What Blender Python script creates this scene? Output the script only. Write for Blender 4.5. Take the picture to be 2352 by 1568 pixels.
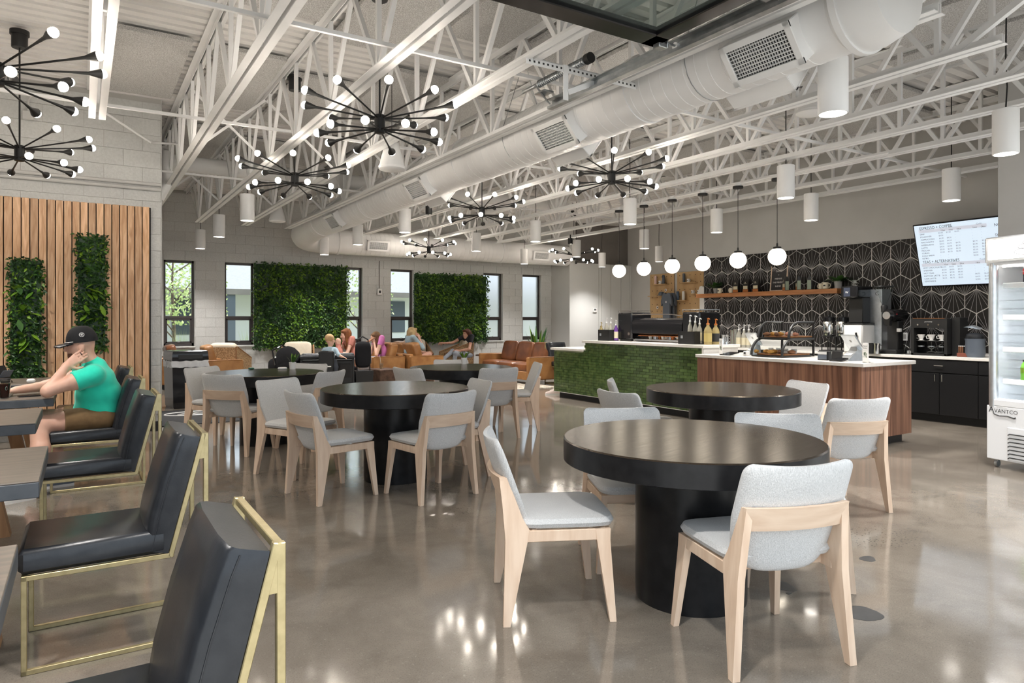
import bpy, math, random
import numpy as np
from mathutils import Vector, Matrix
for _o in list(bpy.data.objects): bpy.data.objects.remove(_o)
scene = bpy.context.scene
COL = scene.collection
RND = random.Random(11)
pi = math.pi
# ------------------------------------------------------------------ camera
CH, FPX, HORIZ = 1.38, 1568.0, 734.0            # eye height (m), focal length (px of the 2352 px frame), horizon row
YAW = math.atan(988/1568)
cam_d = bpy.data.cameras.new('camera'); cam = bpy.data.objects.new('camera', cam_d); COL.objects.link(cam)
cam_d.sensor_width = 36; cam_d.lens = 24; cam_d.shift_y = -(784-HORIZ)/2352; cam_d.clip_start = .05; cam_d.clip_end = 400
cam.location = (0, 0, CH); cam.rotation_euler = (pi/2, 0, -YAW)
scene.camera = cam
# ------------------------------------------------------------------ world, exposure
scene.view_settings.view_transform = 'Standard'; scene.view_settings.look = 'None'
scene.view_settings.gamma = 1; scene.view_settings.use_curve_mapping = False
scene.view_settings.exposure = 0.36
W = bpy.data.worlds.new('sky'); scene.world = W; W.use_nodes = True
bg = W.node_tree.nodes['Background']; bg.inputs[0].default_value = (.80, .90, 1.0, 1); bg.inputs[1].default_value = 1.6
def add_sun():
    l = bpy.data.lights.new('sun', 'SUN'); l.energy = 5.5; l.angle = math.radians(4); l.color = (1, .95, .87)
    o = bpy.data.objects.new('sun', l); COL.objects.link(o); o.rotation_euler = Vector((-.6, .08, -.8)).to_track_quat('-Z', 'Y').to_euler(); o.location = (0, 30, 20)
add_sun()
DOWN_W, BULB_S, GLOBE_S = 235.0, 66.0, 6.0         # lamp strengths used by the lamps' own builders
# ------------------------------------------------------------------ pixel helpers
FW = Vector((math.sin(YAW), math.cos(YAW), 0)); RT = Vector((math.cos(YAW), -math.sin(YAW), 0)); CP = Vector((0, 0, CH))
def ray(x, y): return FW + RT*((x-1176)/FPX) + Vector((0, 0, (HORIZ-y)/FPX))
def onZ(x, y, z=0.0): r = ray(x, y); return CP + r*((z-CH)/r.z)
def onX(x, y, X): r = ray(x, y); return CP + r*(X/r.x)
def onY(x, y, Y): r = ray(x, y); return CP + r*(Y/r.y)
def atD(x, y, d): return CP + ray(x, y)*d
# ------------------------------------------------------------------ mesh builder
def T(x=0, y=0, z=0): return Matrix.Translation((x, y, z))
def RX(a): return Matrix.Rotation(a, 4, 'X')
def RY(a): return Matrix.Rotation(a, 4, 'Y')
def RZ(a): return Matrix.Rotation(a, 4, 'Z')
def SC(x, y, z): return Matrix.Diagonal((x, y, z, 1))
class MB:
    def __init__(s): s.v = []; s.f = []; s.m = []; s.mi = 0
    def add(s, vs, fs, M=None):
        o = len(s.v)
        for p in vs: s.v.append(tuple(M @ Vector(p)) if M is not None else tuple(p))
        for f in fs: s.f.append([i+o for i in f]); s.m.append(s.mi)
        return s
    def box(s, c, d, bev=0, M=None):
        hx, hy, hz = d[0]/2, d[1]/2, d[2]/2; cx, cy, cz = c
        if bev <= 0:
            vs = [(cx+a*hx, cy+b*hy, cz+e*hz) for a in (-1, 1) for b in (-1, 1) for e in (-1, 1)]
            return s.add(vs, [(0,1,3,2),(4,6,7,5),(0,4,5,1),(2,3,7,6),(0,2,6,4),(1,5,7,3)], M)
        b_ = min(bev, hx*.98, hy*.98, hz*.98); vs = []; idx = {}
        for a in (-1, 1):
            for b in (-1, 1):
                for e in (-1, 1):
                    for k in range(3):
                        p = [a*hx, b*hy, e*hz]; sg = (a, b, e)
                        for q in range(3):
                            if q != k: p[q] -= sg[q]*b_
                        idx[(a, b, e, k)] = len(vs); vs.append((cx+p[0], cy+p[1], cz+p[2]))
        fs = []
        def q(*ks): fs.append([idx[k] for k in ks])
        for a in (-1, 1):
            q((a,-1,-1,0),(a,1,-1,0),(a,1,1,0),(a,-1,1,0)); q((-1,a,-1,1),(1,a,-1,1),(1,a,1,1),(-1,a,1,1)); q((-1,-1,a,2),(1,-1,a,2),(1,1,a,2),(-1,1,a,2))
            for b in (-1, 1):
                q((a,b,-1,0),(a,b,1,0),(a,b,1,1),(a,b,-1,1)); q((a,-1,b,0),(a,1,b,0),(a,1,b,2),(a,-1,b,2)); q((-1,a,b,1),(1,a,b,1),(1,a,b,2),(-1,a,b,2))
                for e in (-1, 1): q((a,b,e,0),(a,b,e,1),(a,b,e,2))
        return s.add(vs, fs, M)
    def bar(s, p0, p1, w, h=None, up=(0, 0, 1), bev=0):
        p0, p1 = Vector(p0), Vector(p1); d = p1-p0; L = d.length
        if L < 1e-6: return s
        z = d/L; u = Vector(up); x = u.cross(z)
        if x.length < 1e-4: x = Vector((1, 0, 0)).cross(z)
        x.normalize(); y = z.cross(x)
        M = Matrix(((x.x, y.x, z.x, p0.x), (x.y, y.y, z.y, p0.y), (x.z, y.z, z.z, p0.z), (0, 0, 0, 1)))
        return s.box((0, 0, L/2), (w, h or w, L), bev, M)
    def loft(s, rings, closed=False, caps=True, M=None):
        n = len(rings[0]); vs = [p for r in rings for p in r]; fs = []
        k = len(rings)
        for i in range(k if closed else k-1):
            a, b = i*n, ((i+1) % k)*n
            for j in range(n): fs.append((a+j, a+(j+1) % n, b+(j+1) % n, b+j))
        if caps and not closed: fs.append(list(range(n))[::-1]); fs.append(list(range((k-1)*n, k*n)))
        return s.add(vs, fs, M)
    def tube(s, path, r, n=8, closed=False, caps=True, M=None):
        P = [Vector(p) for p in path]; k = len(P); rs = r if isinstance(r, (list, tuple)) else [r]*k
        rings = []; ref = None
        for i in range(k):
            a = P[i-1] if (i > 0 or closed) else P[i]; b = P[(i+1) % k] if (i < k-1 or closed) else P[i]
            t = (b-a).normalized()
            if ref is None: ref = Vector((0, 0, 1)) if abs(t.z) < .9 else Vector((1, 0, 0))
            x = ref - t*ref.dot(t)
            if x.length < 1e-4: x = Vector((1, 0, 0)) - t*t.x
            x.normalize(); y = t.cross(x); ref = x
            rings.append([P[i]+x*(rs[i]*math.cos(2*pi*j/n))+y*(rs[i]*math.sin(2*pi*j/n)) for j in range(n)])
        return s.loft(rings, closed, caps, M)
    def cyl(s, p0, p1, r, r1=None, n=16, caps=True): return s.tube([p0, p1], [r, r if r1 is None else r1], n, caps=caps)
    def lathe(s, prof, n=24, M=None, caps=False):
        return s.loft([[(r*math.cos(2*pi*j/n), r*math.sin(2*pi*j/n), z) for j in range(n)] for r, z in prof], False, caps, M)
    def prism(s, poly, z0, z1, M=None):
        n = len(poly); vs = [(x, y, z0) for x, y in poly]+[(x, y, z1) for x, y in poly]
        fs = [list(range(n))[::-1], list(range(n, 2*n))]+[(i, (i+1) % n, n+(i+1) % n, n+i) for i in range(n)]
        return s.add(vs, fs, M)
    def sq(s, c, d, e=.5, n=16, m=10, M=None, e2=None):
        e2 = e if e2 is None else e2
        def pw(v, p): return math.copysign(abs(v)**p, v)
        rings = []
        for i in range(m+1):
            a = -pi/2 + pi*i/m; ca, sa = pw(math.cos(a), e2), pw(math.sin(a), e2)
            rings.append([(c[0]+d[0]/2*ca*pw(math.cos(2*pi*j/n), e), c[1]+d[1]/2*ca*pw(math.sin(2*pi*j/n), e), c[2]+d[2]/2*sa) for j in range(n)])
        return s.loft(rings, False, True, M)
    def sph(s, c, r, n=16, m=10, M=None): return s.sq(c, (2*r, 2*r, 2*r), 1, n, m, M)
    def text(s, body, size, M, align='LEFT', bold=False, font_stretch=1.0):
        vs, fs = text_data(body, align)
        return s.add([(x*size*font_stretch, y*size, 0) for x, y, z in vs], fs, M)
    def mesh(s, name, smooth=True, ang=38):
        me = bpy.data.meshes.new(name); me.from_pydata(s.v, [], s.f); me.validate()
        if any(s.m) and len(s.m) == len(me.polygons): me.polygons.foreach_set('material_index', s.m)
        me.update()
        if smooth: me.shade_smooth(); me.set_sharp_from_angle(angle=math.radians(ang))
        return me
_TX = {}
def text_data(body, align):
    k = (body, align)
    if k not in _TX:
        cu = bpy.data.curves.new('lettering', 'FONT'); cu.body = body; cu.size = 1; cu.align_x = align; cu.resolution_u = 2
        o = bpy.data.objects.new('lettering', cu); COL.objects.link(o)
        dg = bpy.context.evaluated_depsgraph_get(); me = bpy.data.meshes.new_from_object(o.evaluated_get(dg))
        _TX[k] = ([tuple(v.co) for v in me.vertices], [tuple(p.vertices) for p in me.polygons])
        bpy.data.objects.remove(o); bpy.data.meshes.remove(me); bpy.data.curves.remove(cu)
    return _TX[k]
WARM_TEXT = 'ESPRESSO + COFFEE|TEAS + ALTERNATIVES|NON-COFFEE|SYRUPS|12oz|16oz|20oz|24oz|Hot|Cold|DRIP|POUROVER|CAPPUCCINO|MACCHIATO|AMERICANO|LATTE|MOCHA|CUBAN|COLD BREW|NITRO|HOT CHOCOLATE|STEAMER|HOT TEAS|MATCHA LATTE|CHAI LATTE|LEMONADE|-|$3.00|$3.50|$4.00|$4.50|$3.25|$3.75|$4.25|$5.00|$5.50|$6.00|$4.75|$5.25|A|VANTCO|REFRIGERATION'
for _s in WARM_TEXT.split('|'): text_data(_s, 'LEFT')
for _s in 'COFFEE|+|FRIENDS,|THE PERFECT|BLEND|Seasonal|Drinks|~~~~~~~~|W|C|poursteady|Coca-Cola'.split('|'): text_data(_s, 'CENTER')
# ------------------------------------------------------------------ objects
def tag(o, label=None, cat=None, group=None, kind=None):
    if label: o['label'] = label
    if cat: o['category'] = cat
    if group: o['group'] = group
    if kind: o['kind'] = kind
    return o
def E(name, label=None, cat=None, loc=(0, 0, 0), rz=0, group=None, kind=None, M=None):
    o = bpy.data.objects.new(name, None); COL.objects.link(o); o.empty_display_size = .1
    if M is not None: o.matrix_world = M
    else: o.location = loc; o.rotation_euler = (0, 0, rz)
    return tag(o, label, cat, group, kind)
def O(name, mb, mat, parent=None, label=None, cat=None, group=None, kind=None, loc=None, rz=0, smooth=True, ang=38):
    me = mb.mesh(name, smooth, ang) if isinstance(mb, MB) else mb
    if isinstance(mb, MB) or not me.materials:
        for m in (mat if isinstance(mat, (list, tuple)) else [mat]): me.materials.append(m)
    o = bpy.data.objects.new(name, me); COL.objects.link(o)
    if parent is not None: o.parent = parent
    if loc is not None: o.location = loc
    if rz: o.rotation_euler = (0, 0, rz)
    return tag(o, label, cat, group, kind)
def dup(o, loc=None, rz=None, label=None, group=None, parent=None):
    c = o.copy(); COL.objects.link(c)
    if parent is not None: c.parent = parent
    if loc is not None: c.location = loc
    if rz is not None: c.rotation_euler = (0, 0, rz)
    if label: c['label'] = label
    if group: c['group'] = group
    for ch in o.children: dup(ch, parent=c)
    return c
# ------------------------------------------------------------------ materials
def mat(name, c, c2=None, rough=.5, metal=0.0, sc=6, st=(1, 1, 1), bump=0, bsc=None, ramp=(.35, .65), rnd=0, em=None, ems=0, spec=.5, trans=0, ior=1.45, alpha=1, coat=0, det=4, dist=0, rrange=0, sheen=0, wave=None, bst=None, sss=0):
    m = bpy.data.materials.new(name); m.use_nodes = True; nt = m.node_tree; N = nt.nodes; L = nt.links
    b = N['Principled BSDF']; I = b.inputs
    I['Base Color'].default_value = (*c, 1); I['Roughness'].default_value = rough; I['Metallic'].default_value = metal
    I['Specular IOR Level'].default_value = spec; I['IOR'].default_value = ior; I['Transmission Weight'].default_value = trans; I['Alpha'].default_value = alpha
    I['Coat Weight'].default_value = coat; I['Sheen Weight'].default_value = sheen
    if sss: I['Subsurface Weight'].default_value = sss; I['Subsurface Radius'].default_value = (.02, .008, .005)
    if em: I['Emission Color'].default_value = (*em, 1); I['Emission Strength'].default_value = ems
    def n(t, **kw):
        x = N.new(t)
        for k, v in kw.items(): setattr(x, k, v)
        return x
    if c2 or bump or rnd or rrange:
        tc = n('ShaderNodeTexCoord'); mp = n('ShaderNodeMapping'); mp.inputs['Scale'].default_value = st
        oi = n('ShaderNodeObjectInfo'); ml = n('ShaderNodeVectorMath', operation='SCALE'); ml.inputs[0].default_value = (17.3, 9.1, 5.7); L.new(oi.outputs['Random'], ml.inputs['Scale'])
        ad = n('ShaderNodeVectorMath', operation='ADD'); L.new(tc.outputs['Object'], ad.inputs[0])
        if rnd: L.new(ml.outputs[0], ad.inputs[1])
        else: ad.inputs[1].default_value = (0, 0, 0)
        L.new(ad.outputs[0], mp.inputs['Vector'])
        nz = n('ShaderNodeTexNoise'); nz.inputs['Scale'].default_value = sc; nz.inputs['Detail'].default_value = det; nz.inputs['Distortion'].default_value = dist
        L.new(mp.outputs[0], nz.inputs['Vector']); fac = nz.outputs['Fac']
        if wave:
            wv = n('ShaderNodeTexWave', wave_type='BANDS', bands_direction=wave[0]); wv.inputs['Scale'].default_value = wave[1]; wv.inputs['Distortion'].default_value = wave[2]; wv.inputs['Detail'].default_value = 3; wv.inputs['Detail Scale'].default_value = wave[3]
            L.new(mp.outputs[0], wv.inputs['Vector']); mx0 = n('ShaderNodeMix'); mx0.inputs[0].default_value = .5; L.new(fac, mx0.inputs[2]); L.new(wv.outputs['Fac'], mx0.inputs[3]); fac = mx0.outputs[0]
        mr = n('ShaderNodeMapRange'); mr.inputs[1].default_value = ramp[0]; mr.inputs[2].default_value = ramp[1]; L.new(fac, mr.inputs[0])
        mx = n('ShaderNodeMix', data_type='RGBA'); mx.inputs[6].default_value = (*c, 1); mx.inputs[7].default_value = (*(c2 or c), 1); L.new(mr.outputs[0], mx.inputs[0]); out = mx.outputs[2]
        if rnd:
            hs = n('ShaderNodeHueSaturation'); r2 = n('ShaderNodeMapRange'); r2.inputs[3].default_value = 1-rnd; r2.inputs[4].default_value = 1+rnd; L.new(oi.outputs['Random'], r2.inputs[0]); L.new(r2.outputs[0], hs.inputs['Value']); L.new(out, hs.inputs['Color']); out = hs.outputs[0]
        L.new(out, I['Base Color'])
        if rrange:
            r3 = n('ShaderNodeMapRange'); r3.inputs[3].default_value = rough-rrange; r3.inputs[4].default_value = rough+rrange; L.new(fac, r3.inputs[0]); L.new(r3.outputs[0], I['Roughness'])
        if bump:
            nb = n('ShaderNodeTexNoise'); nb.inputs['Scale'].default_value = bsc or sc; nb.inputs['Detail'].default_value = 3
            if bst: mp2 = n('ShaderNodeMapping'); mp2.inputs['Scale'].default_value = bst; L.new(ad.outputs[0], mp2.inputs[0]); L.new(mp2.outputs[0], nb.inputs['Vector'])
            else: L.new(mp.outputs[0], nb.inputs['Vector'])
            bp = n('ShaderNodeBump'); bp.inputs['Strength'].default_value = bump; bp.inputs['Distance'].default_value = .01; L.new(nb.outputs['Fac'], bp.inputs['Height']); L.new(bp.outputs[0], I['Normal'])
    return m
K = {}
K['white_steel'] = mat('white_painted_steel', (.86, .86, .855), (.80, .80, .795), .45, sc=3)
K['duct'] = mat('white_duct_paint', (.84, .84, .835), (.78, .78, .775), .42, sc=2)
K['deck'] = mat('painted_roof_deck', (.75, .735, .715), (.68, .665, .645), .6, sc=2)
K['board'] = mat('fibre_board', (.70, .69, .675), (.42, .41, .395), .95, sc=130, det=2, ramp=(.40, .58), bump=.9, bsc=130)
K['wall'] = mat('grey_wall_paint', (.53, .525, .51), (.49, .485, .47), .6, sc=1.5)
K['wall_dark'] = mat('taupe_wall_paint', (.20, .185, .17), (.17, .155, .145), .65, sc=2)
K['wall_white'] = mat('pale_wall_paint', (.66, .67, .66), (.62, .63, .62), .5, sc=1)
K['block'] = mat('painted_block', (.565, .57, .555), (.515, .52, .505), .6, sc=40, rnd=.03, bump=.35, bsc=60)
K['mortar'] = mat('painted_mortar', (.44, .43, .41), None, .8)
K['base_black'] = mat('black_rubber_base', (.02, .02, .021), None, .5)
K['oak'] = mat('oak_slat', (.70, .45, .27), (.47, .26, .13), .45, sc=5, st=(5, 5, .5), rnd=.20, det=7, dist=1.2, bump=.06)
K['black_panel'] = mat('black_backing', (.012, .012, .012), None, .8)
K['frame'] = mat('bronze_window_frame', (.06, .052, .05), None, .4, metal=.3)
K['glass'] = mat('clear_glass', (.95, .98, .98), None, .0, trans=1, ior=1.02, spec=.3)
K['frost'] = mat('frosted_glass', (.93, .97, 1), None, .45, trans=.85, ior=1.2)
K['black_tile'] = mat('black_hex_tile', (.013, .0115, .011), (.018, .016, .015), .45, sc=8, spec=.3)
K['line'] = mat('pale_tile_line', (.62, .60, .57), None, .4)
K['line2'] = mat('thin_tile_line', (.28, .27, .275), None, .4)
K['leather'] = mat('tan_leather', (.36, .175, .06), (.25, .11, .035), .42, sc=5, bump=.15, bsc=60, rnd=.04)
K['leather_dk'] = mat('brown_leather', (.23, .085, .032), (.13, .045, .018), .33, sc=4, bump=.15, bsc=50, rnd=.05)
K['black_leather'] = mat('black_leather', (.014, .016, .020), (.022, .024, .028), .30, sc=20, bump=.035, bsc=160)
K['brass'] = mat('brushed_brass', (.50, .42, .235), (.42, .35, .19), .38, metal=.75, sc=30)
K['fabric'] = mat('grey_woven_fabric', (.70, .695, .685), (.45, .45, .445), .9, sc=95, st=(5, 5, .35), ramp=(.3, .7), bump=.35, bsc=260, bst=(1, 1, 1), rnd=.03, sheen=.2)
K['ash'] = mat('pale_ash_wood', (.76, .585, .44), (.66, .48, .345), .48, sc=14, st=(2, 2, .25), rnd=.05, det=6)
K['ash_x'] = mat('pale_ash_band', (.76, .585, .44), (.66, .48, .345), .48, sc=14, st=(.25, 2, 2), rnd=.05, det=6)
K['table_top'] = mat('dark_stained_top', (.022, .016, .012), (.036, .026, .018), .21, sc=14, st=(.35, 4, 1), det=6, rrange=.05, bump=.025, bsc=14)
K['table_top'].node_tree.nodes['Principled BSDF'].inputs['Specular Tint'].default_value = (1, .80, .56, 1)  # warm lamp reflections put into the specular tint for a bronze tone
K['table_black'] = mat('black_stained_wood', (.008, .008, .009), (.014, .014, .015), .3, sc=16, bump=.06, spec=.35)
K['slab'] = mat('grey_stained_slab', (.10, .085, .07), (.15, .12, .095), .4, sc=12, st=(.5, 3, 3), det=6)
K['slab_edge'] = mat('slate_edge', (.06, .068, .078), (.08, .088, .1), .42, sc=14)
K['rough_wood'] = mat('rough_brown_wood', (.33, .18, .085), (.22, .11, .05), .6, sc=10, st=(2, 2, .3), det=6)
K['black'] = mat('matte_black', (.012, .012, .012), None, .45)
K['black_gloss'] = mat('gloss_black', (.009, .009, .010), None, .15)
K['bulb'] = mat('lit_bulb', (1, .9, .75), None, .3, em=(1, .90, .78), ems=BULB_S)
K['globe'] = mat('opal_globe', (1, .95, .88), None, .3, em=(1, .88, .70), ems=GLOBE_S)
K['lens'] = mat('lit_lens', (1, .95, .88), None, .3, em=(1, .93, .84), ems=9)
K['steel'] = mat('galvanised_steel', (.45, .47, .48), (.33, .35, .36), .3, metal=.9, sc=14)
K['chrome'] = mat('chrome', (.75, .75, .74), None, .12, metal=1)
K['quartz'] = mat('pale_quartz', (.80, .77, .72), (.76, .73, .68), .22, sc=30)
K['green_tile'] = mat('green_glazed_tile', (.10, .155, .045), (.045, .085, .025), .16, sc=9, rnd=.35, coat=.3, ramp=(.3, .7))
K['grout'] = mat('pale_green_grout', (.42, .46, .30), None, .8)
K['walnut'] = mat('walnut_laminate', (.34, .17, .105), (.13, .058, .035), .42, sc=2.2, st=(9, 9, .35), det=7, dist=.8, ramp=(.36, .66))
K['cab'] = mat('black_cabinet', (.010, .010, .011), None, .35)
K['shelf_wood'] = mat('orange_oak_shelf', (.46, .20, .075), (.33, .13, .045), .4, sc=8, st=(2, .3, 2), det=5)
K['leaf'] = mat('dark_leaf', (.030, .085, .018), (.012, .038, .012), .42, sc=7, rnd=.1)
K['leaf_lime'] = mat('lime_leaf', (.17, .30, .022), (.08, .19, .02), .4, sc=6)
K['leaf_mid'] = mat('mid_leaf', (.055, .14, .025), (.03, .085, .02), .42, sc=6)
K['leaf_out'] = mat('sunlit_leaf', (.70, .78, .42), (.45, .62, .22), .6, sc=4)
K['bark'] = mat('bark', (.16, .12, .09), (.10, .075, .06), .9, sc=20)
K['pot'] = mat('white_ceramic', (.80, .79, .77), None, .3)
K['pot_grey'] = mat('grey_ceramic', (.35, .34, .33), None, .6)
K['skin'] = mat('skin', (.62, .36, .27), (.54, .28, .20), .5, sc=14, sss=.1)
K['skin_p'] = mat('pale_skin', (.72, .45, .34), (.66, .38, .28), .5, sc=14, sss=.1)
K['skin_d'] = mat('tanned_skin', (.36, .17, .10), (.30, .14, .08), .5, sc=14)
K['teal'] = mat('teal_jersey', (.02, .74, .52), (.015, .66, .46), .85, sc=12, bump=.25, bsc=16, sheen=.3)
K['khaki'] = mat('brown_cotton', (.19, .115, .05), (.14, .083, .036), .85, sc=14, bump=.3, bsc=22)
K['cream'] = mat('cream_fabric', (.66, .59, .48), (.60, .53, .42), .9, sc=10, bump=.2, bsc=60)
K['plastic_w'] = mat('white_plastic', (.80, .80, .79), None, .35)
K['silver'] = mat('brushed_aluminium', (.62, .65, .68), (.55, .58, .60), .28, metal=.85, sc=20)
K['paper'] = mat('white_paper', (.82, .81, .79), None, .7)
K['card'] = mat('plywood', (.60, .41, .21), (.50, .32, .15), .6, sc=5, st=(1, 1, .3))
K['fridge'] = mat('fridge_white', (.80, .815, .83), None, .3)
# ------------------------------------------------------------------ floor
def floor_mat():
    m = bpy.data.materials.new('polished_concrete'); m.use_nodes = True; nt = m.node_tree; N = nt.nodes; L = nt.links; b = N['Principled BSDF']
    tc = N.new('ShaderNodeTexCoord')
    def noise(s, d=5, r=.6, dist=0):
        x = N.new('ShaderNodeTexNoise'); x.inputs['Scale'].default_value = s; x.inputs['Detail'].default_value = d; x.inputs['Roughness'].default_value = r; x.inputs['Distortion'].default_value = dist; L.new(tc.outputs['Object'], x.inputs[0]); return x.outputs['Fac']
    def ramp(f, a, b_, lo=0, hi=1):
        x = N.new('ShaderNodeMapRange'); x.inputs[1].default_value = a; x.inputs[2].default_value = b_; x.inputs[3].default_value = lo; x.inputs[4].default_value = hi; L.new(f, x.inputs[0]); return x.outputs[0]
    def mix(f, a, b_, mode='MIX'):
        x = N.new('ShaderNodeMix'); x.data_type = 'RGBA'; x.blend_type = mode; L.new(f, x.inputs[0])
        for i, v in ((6, a), (7, b_)):
            if isinstance(v, tuple): x.inputs[i].default_value = (*v, 1)
            else: L.new(v, x.inputs[i])
        return x.outputs[2]
    c = mix(ramp(noise(.7, 6, .62, .6), .38, .64), (.175, .150, .122), (.262, .228, .188))
    c = mix(ramp(noise(2.6, 6, .65, .9), .45, .72, 0, .55), c, (.118, .100, .082))
    c = mix(ramp(noise(160, 2, .5), .52, .66, 0, .42), c, (.10, .088, .074))
    c = mix(ramp(noise(60, 3, .6), .60, .72, 0, .3), c, (.36, .33, .285))
    vo = N.new('ShaderNodeTexVoronoi'); vo.inputs['Scale'].default_value = 46; L.new(tc.outputs['Object'], vo.inputs['Vector'])
    sp = N.new('ShaderNodeMath'); sp.operation = 'MULTIPLY'; L.new(ramp(vo.outputs['Distance'], .28, .18), sp.inputs[0]); L.new(ramp(noise(.55, 3, .5), .56, .66), sp.inputs[1])
    c = mix(sp.outputs[0], c, (.07, .06, .05))
    L.new(c, b.inputs['Base Color']); L.new(ramp(noise(1.3, 5), .35, .7, .06, .15), b.inputs['Roughness'])
    b.inputs['Specular IOR Level'].default_value = .85
    bp = N.new('ShaderNodeBump'); bp.inputs['Strength'].default_value = .012; bp.inputs['Distance'].default_value = .02; L.new(noise(3.5, 3), bp.inputs['Height']); L.new(bp.outputs[0], b.inputs['Normal'])
    return m
K['floor'] = floor_mat()
fl = O('floor', MB().box((5, 8.45, -.05), (18.4, 15.3, .1)), K['floor'], kind='structure')
K['patch'] = mat('grey_floor_patch', (.055, .056, .056), (.07, .071, .071), .3, sc=20)
for (px, py, a, b, rz) in ((1985, 1409, .085, .075, .3), (1800, 1346, .07, .05, 1.2), (1993, 1283, .052, .04, .2), (1812, 1362, .018, .012, 0)):
    p = onZ(px, py); g = random.Random(px); ring = []
    for j in range(28): t = 2*pi*j/28; k = 1+.10*math.sin(3*t+px)+g.uniform(-.05, .05); ring.append((a*k*math.cos(t), b*k*math.sin(t)))
    O('filler_patch', MB().prism(ring, .0, .0012), K['patch'], fl, loc=(p.x, p.y, 0), rz=rz, label='dark grey filler patch in the concrete')
# ------------------------------------------------------------------ walls
DZ = 4.12                                             # underside of the roof deck
def wall(name, boxes, m, **kw):
    mb = MB()
    for x0, x1, y0, y1, z0, z1 in boxes: mb.box(((x0+x1)/2, (y0+y1)/2, (z0+z1)/2), (x1-x0, y1-y0, z1-z0))
    return O(name, mb, m, kind='structure', smooth=False, **kw)
CO = .2032
WINS = [(1.45, 2.04), (2.65, 3.26), (5.17, 5.78), (6.51, 7.12), (9.17, 9.78), (10.43, 11.06)]
BWY, SILL, HEAD = 16.0, 4*CO, 13*CO
bx = [(.84, 11.62, BWY+.004, BWY+.26, 0, SILL), (.84, 11.62, BWY+.004, BWY+.26, HEAD, DZ+.06)]
xs = [.84]+[v for w in WINS for v in w]+[11.62]
for i in range(0, len(xs), 2): bx.append((xs[i], xs[i+1], BWY+.004, BWY+.26, SILL, HEAD))
wb = wall('wall_back', bx, K['mortar'])
def blocks(parent, x0, x1, y, rows, holes, limit, key, z1=99):
    full = MB().box((0, 0, 0), (.4005, .012, CO-.006)).mesh('block', False); full.materials.append(K['block'])
    todo = []
    for r in range(rows):
        z0 = r*CO; x = x0-(.2032 if r % 2 else 0)-.4064*2
        while x < x1:
            a, b = max(x, x0), min(x+.4064, x1); x += .4064
            segs = [(a, b)] if b-a > .02 else []
            for (h0, h1, r0, r1) in holes:
                if r0 <= r < r1:
                    ns = []
                    for (p, q) in segs:
                        if q <= h0 or p >= h1: ns.append((p, q))
                        else:
                            if h0-p > .02: ns.append((p, h0))
                            if q-h1 > .02: ns.append((h1, q))
                    segs = ns
            for p, q in segs: todo.append((p, q, z0))
    todo.sort(key=key); rest = MB()
    for i, (p, q, z0) in enumerate(todo):
        w = q-p-.006; c = ((p+q)/2, y, z0+CO/2)
        if i < limit: O('block', full if abs(w-.4004) < .004 else MB().box((0, 0, 0), (w, .012, CO-.006)), K['block'], parent, loc=c, smooth=False)
        else: rest.box(c, (w, .012, CO-.006))
    if rest.v: O('block_courses', rest, K['block'], parent, kind='stuff', smooth=False)
def hid(p, q, z):                                    # behind planting or high above the ducts: least visible
    c = (p+q)/2; return (1 if z > 3.25 else 0)+(1 if (3.3 < p and q < 5.35 or 7.2 < p and q < 9.2) and .8 < z < 2.5 else 0)+(1 if z < .35 else 0)
blocks(wb, .84, 11.42, BWY, 20, [(a, b, 4, 13) for a, b in WINS], 290, lambda t: (hid(*t), t[0]))
for i, (a, b) in enumerate(WINS):
    w = E('window_%d' % (i+1), loc=((a+b)/2, BWY+.13, SILL), kind='structure'); hw, ht = (b-a)/2, HEAD-SILL; zm = .615
    fr = MB()
    for c, d in (((0, 0, .035), (2*hw, .07, .07)), ((0, 0, ht-.025), (2*hw, .07, .05)), ((-hw+.022, 0, ht/2), (.045, .07, ht)), ((hw-.022, 0, ht/2), (.045, .07, ht)), ((0, 0, zm), (2*hw, .075, .06))): fr.box(c, d, .004)
    for s in (-1, 1): fr.box((s*(hw-.06), -.004, zm/2+.02), (.035, .06, zm-.05), .003)
    fr.box((0, -.004, .085), (2*hw-.09, .06, .035), .003); fr.box((0, -.004, zm-.045), (2*hw-.09, .06, .035), .003)
    O('window_frame', fr, K['frame'], w)
    gm = K['frost'] if i > 3 else K['glass']
    for z0, z1, xx in ((.1, zm-.06, .08), (zm+.03, ht-.05, .045)): O('pane', MB().box((0, .01, (z0+z1)/2), (2*hw-2*xx, .006, z1-z0)), gm, w, smooth=False)
    O('window_sill', MB().box((0, -.09, -.012), (2*hw+.03, .17, .03), .004), K['wall_white'], w)
    la = MB(); la.box((0, -.045, .10), (.05, .02, .02), .004); la.bar((0, -.05, .105), (.035, -.06, .12), .012); O('window_latch', la, K['chrome'], w)
tag(O('baseboard_back', MB().box((6.1, BWY-.01, .05), (10.5, .016, .1)), K['base_black'], smooth=False), kind='structure')
WY = 9.54
ww = wall('wall_slats', [(-3.2, .84, WY+.004, WY+.2, 0, DZ+.06)], K['mortar'])
blocks(ww, -1.2, .84, WY, 20, [(-1.2, .70, 1, 13)], 120, lambda t: t[2])
O('block_end', MB().box((.842, WY+.1, 2.06), (.006, .2, 4.12)), K['block'], ww, smooth=False)
tag(O('baseboard_slats', MB().box((.78, WY-.012, .06), (.13, .014, .12)), K['base_black'], smooth=False), kind='structure')
wall('wall_left', [(-3.3, -3.2, .9, 9.74, 0, DZ+.06)], K['wall'])
wall('wall_left_rear', [(.66, .84, WY+.2, 16.26, 0, DZ+.06)], K['wall'])
wr = wall('wall_right_tiled', [(10.35, 10.55, 3.3, 9.34, 0, DZ+.06)], K['wall'])
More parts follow.
